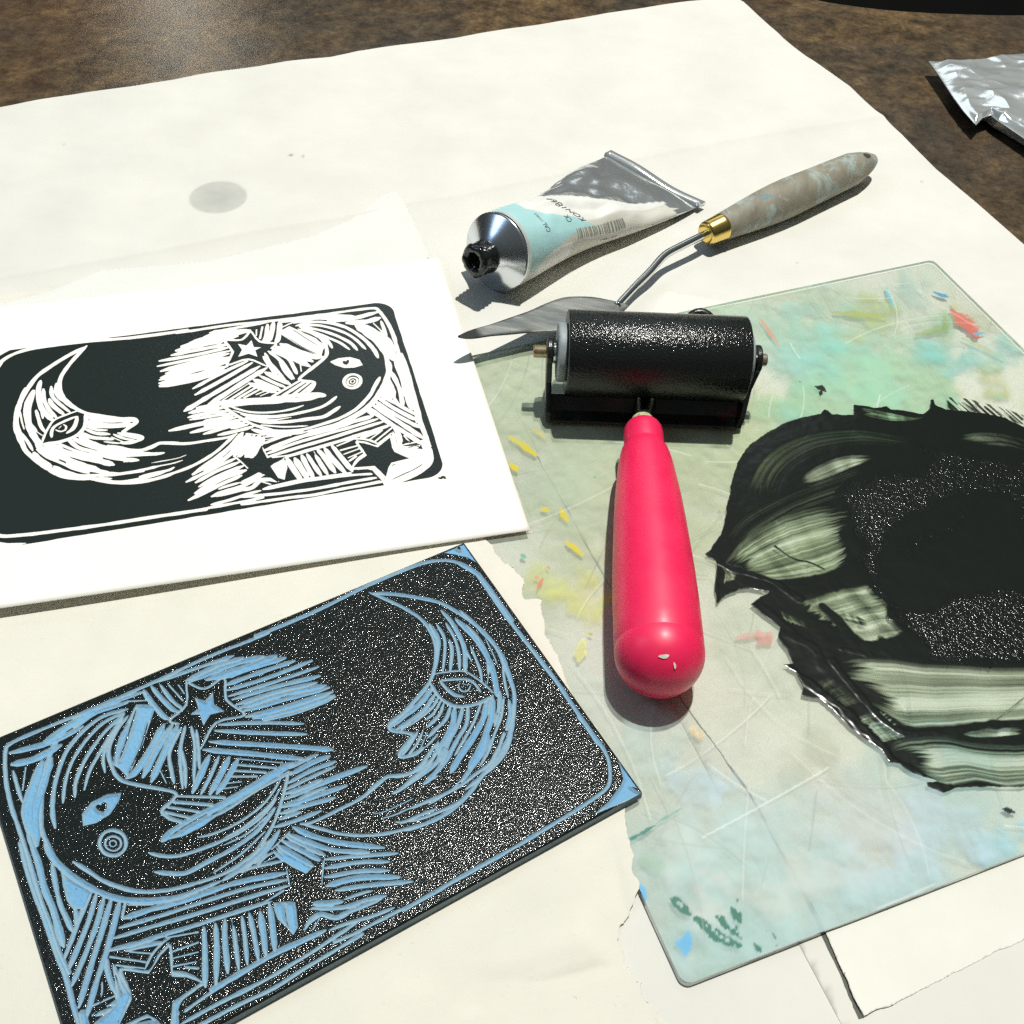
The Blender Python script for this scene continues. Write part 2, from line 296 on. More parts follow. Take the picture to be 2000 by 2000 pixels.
V = np.stack([X, Y, Z], -1).reshape(-1, 3); o = mesh('paper_sheet', V, gridF(nv, nu), MAT_PAPER.m); fattr(o, 'stain', stn)
tag(o, 'big creased white drawing paper spread over the table, with a round grey stain', 'paper')
# ------------------------------------------------------------------ flat sheets
def sheet(name, poly, zf, mat, label, cat, cell=1.5, thick=.12, rag=0, seed=1, parent=None):
    P = np.asarray(poly)[:, :2]; lo = P.min(0)-cell; hi = P.max(0)+cell; nx = int((hi[0]-lo[0])/cell)+2; ny = int((hi[1]-lo[1])/cell)+2
    X, Y = np.meshgrid(lo[0]+np.arange(nx)*cell, lo[1]+np.arange(ny)*cell); D = polyd(P, X, Y)
    if rag: D = D+rag*fbm(X, Y, 5, seed, 4)
    # pull boundary vertices onto the outline so the edge is clean
    gy, gx = np.gradient(D, cell); gn = np.maximum(np.hypot(gx, gy), .3); m_ = (D > 0) & (D < cell*1.6)
    X = np.where(m_, X-gx/gn*D, X); Y = np.where(m_, Y-gy/gn*D, Y); D2 = np.where(m_, 0, D)
    ins_ = D < 0; keep = ins_[:-1, :-1] | ins_[1:, :-1] | ins_[:-1, 1:] | ins_[1:, 1:]
    Z = zf(X, Y, D); V = np.stack([X, Y, Z], -1).reshape(-1, 3); F = gridF(ny, nx, keep); V, F = compact(V, F)
    o = mesh(name, V, F, mat, parent)
    if thick:
        md = o.modifiers.new('thickness', 'SOLIDIFY'); md.thickness = thick*S; md.offset = -1
    if label: tag(o, label, cat)
    return o
PU = np.array([math.cos(.4084), math.sin(.4084), 0]); PV = np.array([-PU[1], PU[0], 0]); P0 = G(1335, 1925, 2.2)*[1, 1, 0]
def PX(u, v): return P0+PU*u+PV*v
PW = (G(2000, 1671, 2.2)-P0)@PU; PT = G(1822, 507, 2.2)*[1, 1, 0]-P0; PW, PH = PT@PU, PT@PV; print('plexi', PW, PH)
ZT = 2.2                                  # top of the plexiglass
# underlays beneath the plexiglass
A = GL([(1345, 1441), (1450, 1640), (1556, 1839), (1647, 2010)])
dA = (A[-1]-A[0])/np.linalg.norm(A[-1]-A[0]); polyA = [A[0]-dA*150]+list(A)+[A[-1]+dA*40, (330, 60, 0), (330, 330, 0)]
sheet('underlay_sheet', polyA, lambda X, Y, D: .42+0*X, MAT_UNDER2.m, 'plain greyish sheet whose straight left edge shows beside the dark seam under the glass', 'paper', 3, .1)
Bp = GL([(1048, 890), (1090, 965), (1116, 1010), (1145, 1066), (1200, 1160), (1280, 1290), (1353, 1400), (1399, 1458), (1430, 1505), (1465, 1553), (1515, 1644), (1573, 1748), (1608, 1818), (1639, 1889), (1664, 1942), (1684, 1990), (1792, 1938), (1900, 1884), (2000, 1835)])
q = Bp[-1]-Bp[-3]; polyB = list(Bp)+[Bp[-1]+q*3, (330, 330, 0), (60, 385, 0)]; Bl = Bp[:16]
def zB(X, Y, D):
    d, t = lined(Bl, X, Y); L = sum(np.linalg.norm(np.diff(Bl, axis=0), axis=1)); t = t/L
    lift = .10+.25*sstep(.2, .8, t)+.5*sstep(.86, 1.0, t); return .55+lift*np.exp(-d/7)
sheet('underlay_card', polyB, zB, MAT_UNDER.m, 'cream sheet with a lifted corner and dark seam along its left edge', 'paper', .7, .15, .35, 5)
# dark strip painted for the shaded gap under the lifted card edge
d, L = [], []
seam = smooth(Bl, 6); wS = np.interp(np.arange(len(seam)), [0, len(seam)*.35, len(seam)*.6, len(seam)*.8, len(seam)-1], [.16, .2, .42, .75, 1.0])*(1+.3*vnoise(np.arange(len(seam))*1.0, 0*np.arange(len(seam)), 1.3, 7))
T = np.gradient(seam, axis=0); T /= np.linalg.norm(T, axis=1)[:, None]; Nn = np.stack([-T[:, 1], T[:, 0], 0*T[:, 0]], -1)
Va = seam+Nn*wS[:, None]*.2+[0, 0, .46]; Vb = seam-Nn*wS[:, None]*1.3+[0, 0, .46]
mesh('seam_gap_shade', np.vstack([Va, Vb]), [(i, i+1, i+1+len(seam), i+len(seam)) for i in range(len(seam)-1)], MAT_SEAM_SHADE.m); tag(bpy.data.objects['seam_gap_shade'], 'thin dark grey strip painted as the shaded gap along the seam running to the lower right', 'painted shade')
# glassine behind the print
gp = list(GL([(838, 502), (828, 478), (805, 432), (790, 402), (771, 383), (750, 390), (690, 430), (620, 461), (500, 490), (404, 513), (202, 529), (104, 569), (0, 596), (-60, 620)], .8))+[(-300, 420, 0), (-280, 330, 0), (-60, 330, 0)]
cg = G(771, 383, 2)
sheet('glassine_sheet', gp, lambda X, Y, D: .9+2.4*np.exp(-np.hypot(X-cg[0], Y-cg[1])/16)+.5*(1+vnoise(X+Y, Y-X, 30, 3))*sstep(0, 30, -D)+.5*np.exp(D/5), MAT_GLASSINE.m, 'thin translucent sheet with a curled corner sticking out behind the black and white print', 'paper', .55, .06)
# ------------------------------------------------------------------ plexiglass
pr = empty('plexiglass_plate', 'clear rounded plexiglass plate stained green and yellow, holding the black ink', 'plate', P0, .4084)
cell = .42; nx = int(PW/cell)+1; ny = int(PH/cell)+1; us = np.linspace(0, PW, nx); vs_ = np.linspace(0, PH, ny); Uu, Vv = np.meshgrid(us, vs_)
RC = 2.8; qx = np.abs(Uu-PW/2)-(PW/2-RC); qy = np.abs(Vv-PH/2)-(PH/2-RC)
rr = np.hypot(np.maximum(qx, 0), np.maximum(qy, 0)); f_ = np.where((qx > 0) & (qy > 0) & (rr > RC), RC/np.maximum(rr, 1e-6), 1)
Us = PW/2+np.sign(Uu-PW/2)*np.where(f_ < 1, (PW/2-RC)+qx*f_, np.abs(Uu-PW/2)); Vs = PH/2+np.sign(Vv-PH/2)*np.where(f_ < 1, (PH/2-RC)+qy*f_, np.abs(Vv-PH/2))
WX = P0[0]+PU[0]*Us+PV[0]*Vs; WY = P0[1]+PU[1]*Us+PV[1]*Vs
col = np.zeros(WX.shape+(3,)); al = np.zeros(WX.shape)
def lay(mask, c):
    global col, al
    mask = np.clip(mask, 0, 1); a2 = mask+al*(1-mask); k = np.where(a2 > 1e-4, mask/np.maximum(a2, 1e-4), 0)[..., None]; col = col*(1-k)+np.array(c)*k; al = a2
def blob(px, py, r, c, a, asp=1.0, rough=.75, seed=0):
    a = min(a*1.05, .6); q0 = 1+.3*fbm(WX, WY, 5, 33, 4)
    q = G(px, py, ZT); dx = WX-q[0]; dy = (WY-q[1])*asp; d = np.hypot(dx, dy)/r+rough*fbm(WX, WY, r*.7, seed+int(px), 4); lay(sstep(1.15, .15, d)*a*q0, c)
for t in [(1300, 760, 95, (.50, .60, .40), .42), (1700, 700, 85, (.42, .62, .46), .46), (1180, 1000, 50, (.52, .60, .38), .36), (1450, 1000, 70, (.52, .62, .44), .32), (1500, 1620, 50, (.80, .74, .66), .25), (1250, 1600, 40, (.62, .72, .64), .3), (1360, 1850, 45, (.45, .66, .60), .34), (1700, 1760, 60, (.46, .66, .64), .36), (1700, 760, 24, (.20, .60, .52), .45), (1560, 800, 18, (.30, .62, .40), .4), (1850, 700, 22, (.22, .56, .50), .4), (1450, 700, 14, (.4, .6, .5), .3), (1940, 760, 16, (.46, .5, .2), .4),
          (1640, 720, 26, (.28, .60, .50), .42), (1760, 800, 30, (.38, .60, .36), .40), (1560, 690, 20, (.35, .62, .55), .30), (1900, 690, 18, (.30, .62, .58), .38), (1700, 630, 16, (.45, .50, .16), .35), (1480, 860, 26, (.50, .58, .32), .35),
          (1400, 900, 22, (.48, .56, .34), .30), (1080, 1150, 12, (.68, .70, .22), .32), (1135, 1175, 10, (.70, .72, .16), .40), (1010, 880, 30, (.50, .56, .40), .30), (1100, 960, 24, (.46, .56, .44), .25), (1000, 760, 20, (.55, .56, .42), .3), (1930, 620, 20, (.50, .52, .36), .35), (1600, 560, 14, (.45, .60, .52), .3), (1780, 560, 14, (.42, .60, .55), .28), (1490, 620, 12, (.45, .6, .5), .3),
          (1960, 1650, 11, (.36, .68, .76), .45), (1790, 1700, 9, (.48, .68, .74), .35), (1700, 1760, 16, (.48, .66, .68), .40), (1850, 1640, 14, (.50, .65, .72), .35), (1350, 1520, 10, (.52, .70, .78), .35), (1300, 1450, 12, (.55, .70, .64), .3), (1560, 1720, 12, (.76, .60, .50), .22), (1400, 1745, 9, (.78, .55, .48), .25), (1330, 1650, 16, (.74, .66, .56), .2), (1420, 1880, 24, (.42, .60, .55), .30), (1330, 1880, 10, (.5, .65, .66), .3), (1600, 1790, 24, (.45, .62, .60), .28), (1700, 1620, 20, (.72, .62, .60), .18), (1580, 1470, 14, (.46, .50, .36), .25), (1360, 1429, 2.6, (.85, .62, .30), .8), (1440, 1300, 30, (.55, .62, .52), .2), (1830, 640, 12, (.35, .55, .35), .35), (1560, 610, 8, (.3, .6, .55), .3)]:
    blob(*t)
def dab(pts, w, c, a, rough=.35, seed=0, dry=0):
    P = GL(pts, ZT); d, t_ = lined(P, WX, WY); L = sum(np.linalg.norm(np.diff(P, axis=0), axis=1)); ww = w*(.35+.65*np.sin(np.clip(t_/L, .03, .97)*math.pi)); k = sstep(1.1, .7, d/ww+rough*fbm(WX, WY, 2.2, seed+int(pts[0][0]), 3))
    if dry: k = k*sstep(-.1, .35, vnoise(WX*1.0, WY*1.0, .9, 4)+.5*vnoise(WX, WY, 3, 8)-dry+.3)
    lay(k*a, c)
YL = (.62, .52, .02)
for t in [([(998, 854), (1020, 868), (1045, 888)], 2.0, YL, .9), ([(1040, 838), (1065, 855)], 1.2, (.6, .5, .1), .6), ([(996, 905), (1010, 920)], 1.6, YL, .9), ([(1058, 992), (1072, 998)], 1.3, YL, .8), ([(1094, 993), (1108, 1018)], 1.6, YL, .85), ([(1106, 1058), (1138, 1084)], 1.4, YL, .9),
          ([(1150, 1236), (1157, 1240)], .8, (.4, .42, .05), .8), ([(1140, 1250), (1130, 1290)], 2.2, (.74, .74, .28), .6), ([(1484, 622), (1523, 676)], .9, (.62, .28, .16), .75), ([(1860, 608), (1885, 628), (1905, 655)], 4.2, (.62, .16, .12), .85), ([(1482, 1238), (1505, 1256)], 3.2, (.66, .28, .26), .55), ([(1440, 1246), (1488, 1240)], 1.4, (.66, .34, .30), .5), ([(1824, 570), (1850, 580)], 1.7, (.05, .30, .48), .9), ([(1730, 560), (1745, 600)], 1.2, (.12, .48, .52), .6), ([(1902, 652), (1922, 650)], 1.0, (.1, .42, .6), .8),
          ([(1630, 610), (1680, 614), (1730, 620)], 2.2, (.36, .42, .08), .6), ([(1845, 620), (1850, 640), (1790, 655)], 2.2, (.25, .36, .12), .5), ([(1223, 1645), (1262, 1622), (1280, 1612)], .7, (.03, .20, .16), .95), ([(1282, 1608), (1330, 1580)], .45, (.15, .36, .30), .8), ([(1245, 1722), (1260, 1758)], 1.6, (.10, .42, .72), .9), ([(1342, 1822), (1338, 1862)], 2.4, (.10, .42, .72), .8), ([(1060, 1130), (1050, 1150)], .8, (.6, .2, .12), .8), ([(1045, 1126), (1052, 1131)], 1.0, (.7, .25, .15), .6), ([(1068, 1105), (1074, 1112)], .5, (.6, .2, .12), .7), ([(1018, 1082), (1026, 1090)], .9, (.05, .4, .3), .7),
          ([(1160, 931), (1163, 933)], .8, (.05, .38, .36), .8), ([(1960, 1832/1.0*0+1580), (1980, 1586)], .9, (.01, .01, .01), .98), ([(1593, 755), (1604, 758), (1612, 764)], 1.6, (.01, .01, .01), .98), ([(1604, 764), (1602, 772)], .8, (.01, .01, .01), .98), ([(1561, 745), (1563, 746)], .5, (.01, .01, .01), .98), ([(1255, 1672), (1285, 1690), (1275, 1680)], 3.0, (.30, .48, .34), .45), ([(1407, 990), (1410, 996)], .9, (.45, .5, .1), .5), ([(1240, 940), (1246, 950)], 1.0, (.5, .52, .1), .5), ([(1880, 660), (1960, 700)], 1.6, (.45, .45, .22), .4), ([(1860, 590), (1868, 606)], 1.0, (.55, .5, .2), .5)]:
    dab(*t)
for t in [([(1310, 1752), (1345, 1785)], 1.7), ([(1362, 1795), (1400, 1825), (1442, 1846)], 2.0), ([(1402, 1790), (1430, 1815), (1448, 1832)], 1.7), ([(1430, 1775), (1445, 1800)], 1.4), ([(1494, 1822), (1515, 1843)], 1.5), ([(1474, 1845), (1486, 1858)], 1.3), ([(1436, 1756), (1440, 1762)], .9)]:
    dab(t[0], t[1], (.03, .17, .12), .97, .45, 3, -.1)
rs = random.Random(11)
for i in range(230):                       # scratches
    a_ = (rs.uniform(0, PW), rs.uniform(0, PH)); an = rs.gauss(.9, .9); L_ = rs.uniform(6, 60); cv = rs.uniform(-.012, .012)
    P = [P0[:2]+PU[:2]*(a_[0]+math.cos(an+cv*s)*s)+PV[:2]*(a_[1]+math.sin(an+cv*s)*s) for s in np.linspace(0, L_, 7)]; P = np.array(P)
    lo = P.min(0)-1; hi = P.max(0)+1; m_ = (WX > lo[0]) & (WX < hi[0]) & (WY > lo[1]) & (WY < hi[1])
    if m_.sum() == 0: continue
    d, t_ = lined(P, WX[m_], WY[m_]); k = np.zeros(WX.shape); k[m_] = sstep(.36, .1, d)*rs.uniform(.12, .42); lay(k, rs.choice([(.36, .42, .34), (.30, .34, .28), (.9, .92, .86)]))
dn = sstep(.25, .8, fbm(WX, WY, 26, 77, 5))*.05; lay(dn, (.42, .46, .36))
rgba = np.concatenate([col, al[..., None]], -1); print('al', al.mean())
o = mesh('plate_sheet', np.stack([Us, Vs, np.full(Us.shape, ZT)], -1).reshape(-1, 3), gridF(ny, nx), MAT_PLEXI.m, pr); cattr(o, 'stain', rgba.reshape(-1, 4))
ring = [(PW/2+sx*(PW/2-RC)+RC*math.cos(a), PH/2+sy*(PH/2-RC)+RC*math.sin(a)) for sx, sy, a0 in ((1, 1, 0), (-1, 1, 90), (-1, -1, 180), (1, -1, 270)) for a in np.radians(np.linspace(a0, a0+90, 9))]
n = len(ring); mesh('plate_edge', [(x, y, ZT-.02) for x, y in ring]+[(x+(x-PW/2)*.0012, y+(y-PH/2)*.0012, ZT-.28) for x, y in ring]+[(x, y, 1.0) for x, y in ring], [(i, (i+1) % n, (i+1) % n+n, i+n) for i in range(n)]+[(i+n, (i+1) % n+n, (i+1) % n+2*n, i+2*n) for i in range(n)], MAT_PLEXI_EDGE.m, pr)
# ------------------------------------------------------------------ torn newsprint
tp_ = GL([(900, 985), (941, 1050), (976, 1090), (984, 1102), (1004, 1112), (1022, 1133), (1018, 1150), (1024, 1172), (1060, 1175), (1057, 1200), (1065, 1240), (1120, 1360), (1190, 1480), (1215, 1530), (1221, 1586), (1218, 1615), (1225, 1644), (1236, 1680), (1243, 1727), (1237, 1767), (1222, 1790), (1210, 1804), (1207, 1825), (1210, 1845), (1223, 1868), (1226, 1890), (1236, 1905), (1250, 1925), (1258, 1950), (1276, 1966), (1290, 1989), (1320, 2030)], 1.6)
polyT = list(tp_)+[(40, 70, 0), (-330, 70, 0), (-330, 470-110, 0), (-200, 360, 0)]
BZ = 5.7; BLW, BLH = 158.287, 105.098; fB = (CAM_H-BZ)/(287.0-3.06); B0 = np.array([-147.490*fB, 147.599*fB, 0]); BA = .584962; BW, BH = BLW*fB, BLH*fB
bu = np.array([math.cos(BA), math.sin(BA), 0]); bv = np.array([math.sin(BA), -math.cos(BA), 0])
def zT(X, Y, D):
    u_ = (X-P0[0])*PU[0]+(Y-P0[1])*PU[1]; v_ = (X-P0[0])*PV[0]+(Y-P0[1])*PV[1]; dp = np.maximum(np.maximum(-u_, -v_), 0)
    ub = (X-B0[0])*bu[0]+(Y-B0[1])*bu[1]; vb = (X-B0[0])*bv[0]+(Y-B0[1])*bv[1]
    db = np.hypot(np.maximum(np.maximum(-ub, ub-BW), 0), np.maximum(np.maximum(-vb, vb-BH), 0))
    z = .5+1.95*np.maximum(sstep(10, 0, dp), sstep(42, 0, db)); z = np.minimum(z, 2.45)
    f = fbm(X*.5+Y*.35, Y-.4*X, 24, 21, 3); z = z+2.6*sstep(185, 130, Y)*np.maximum(f, 0)*sstep(6, 40, db)*sstep(0, 8, -D)*sstep(4, 20, dp)
    return z
sheet('torn_newsprint', polyT, zT, MAT_NEWS.m, 'beige newsprint with a ragged torn right edge, lying under the blue lino block', 'paper', .6, .1, .9, 31)
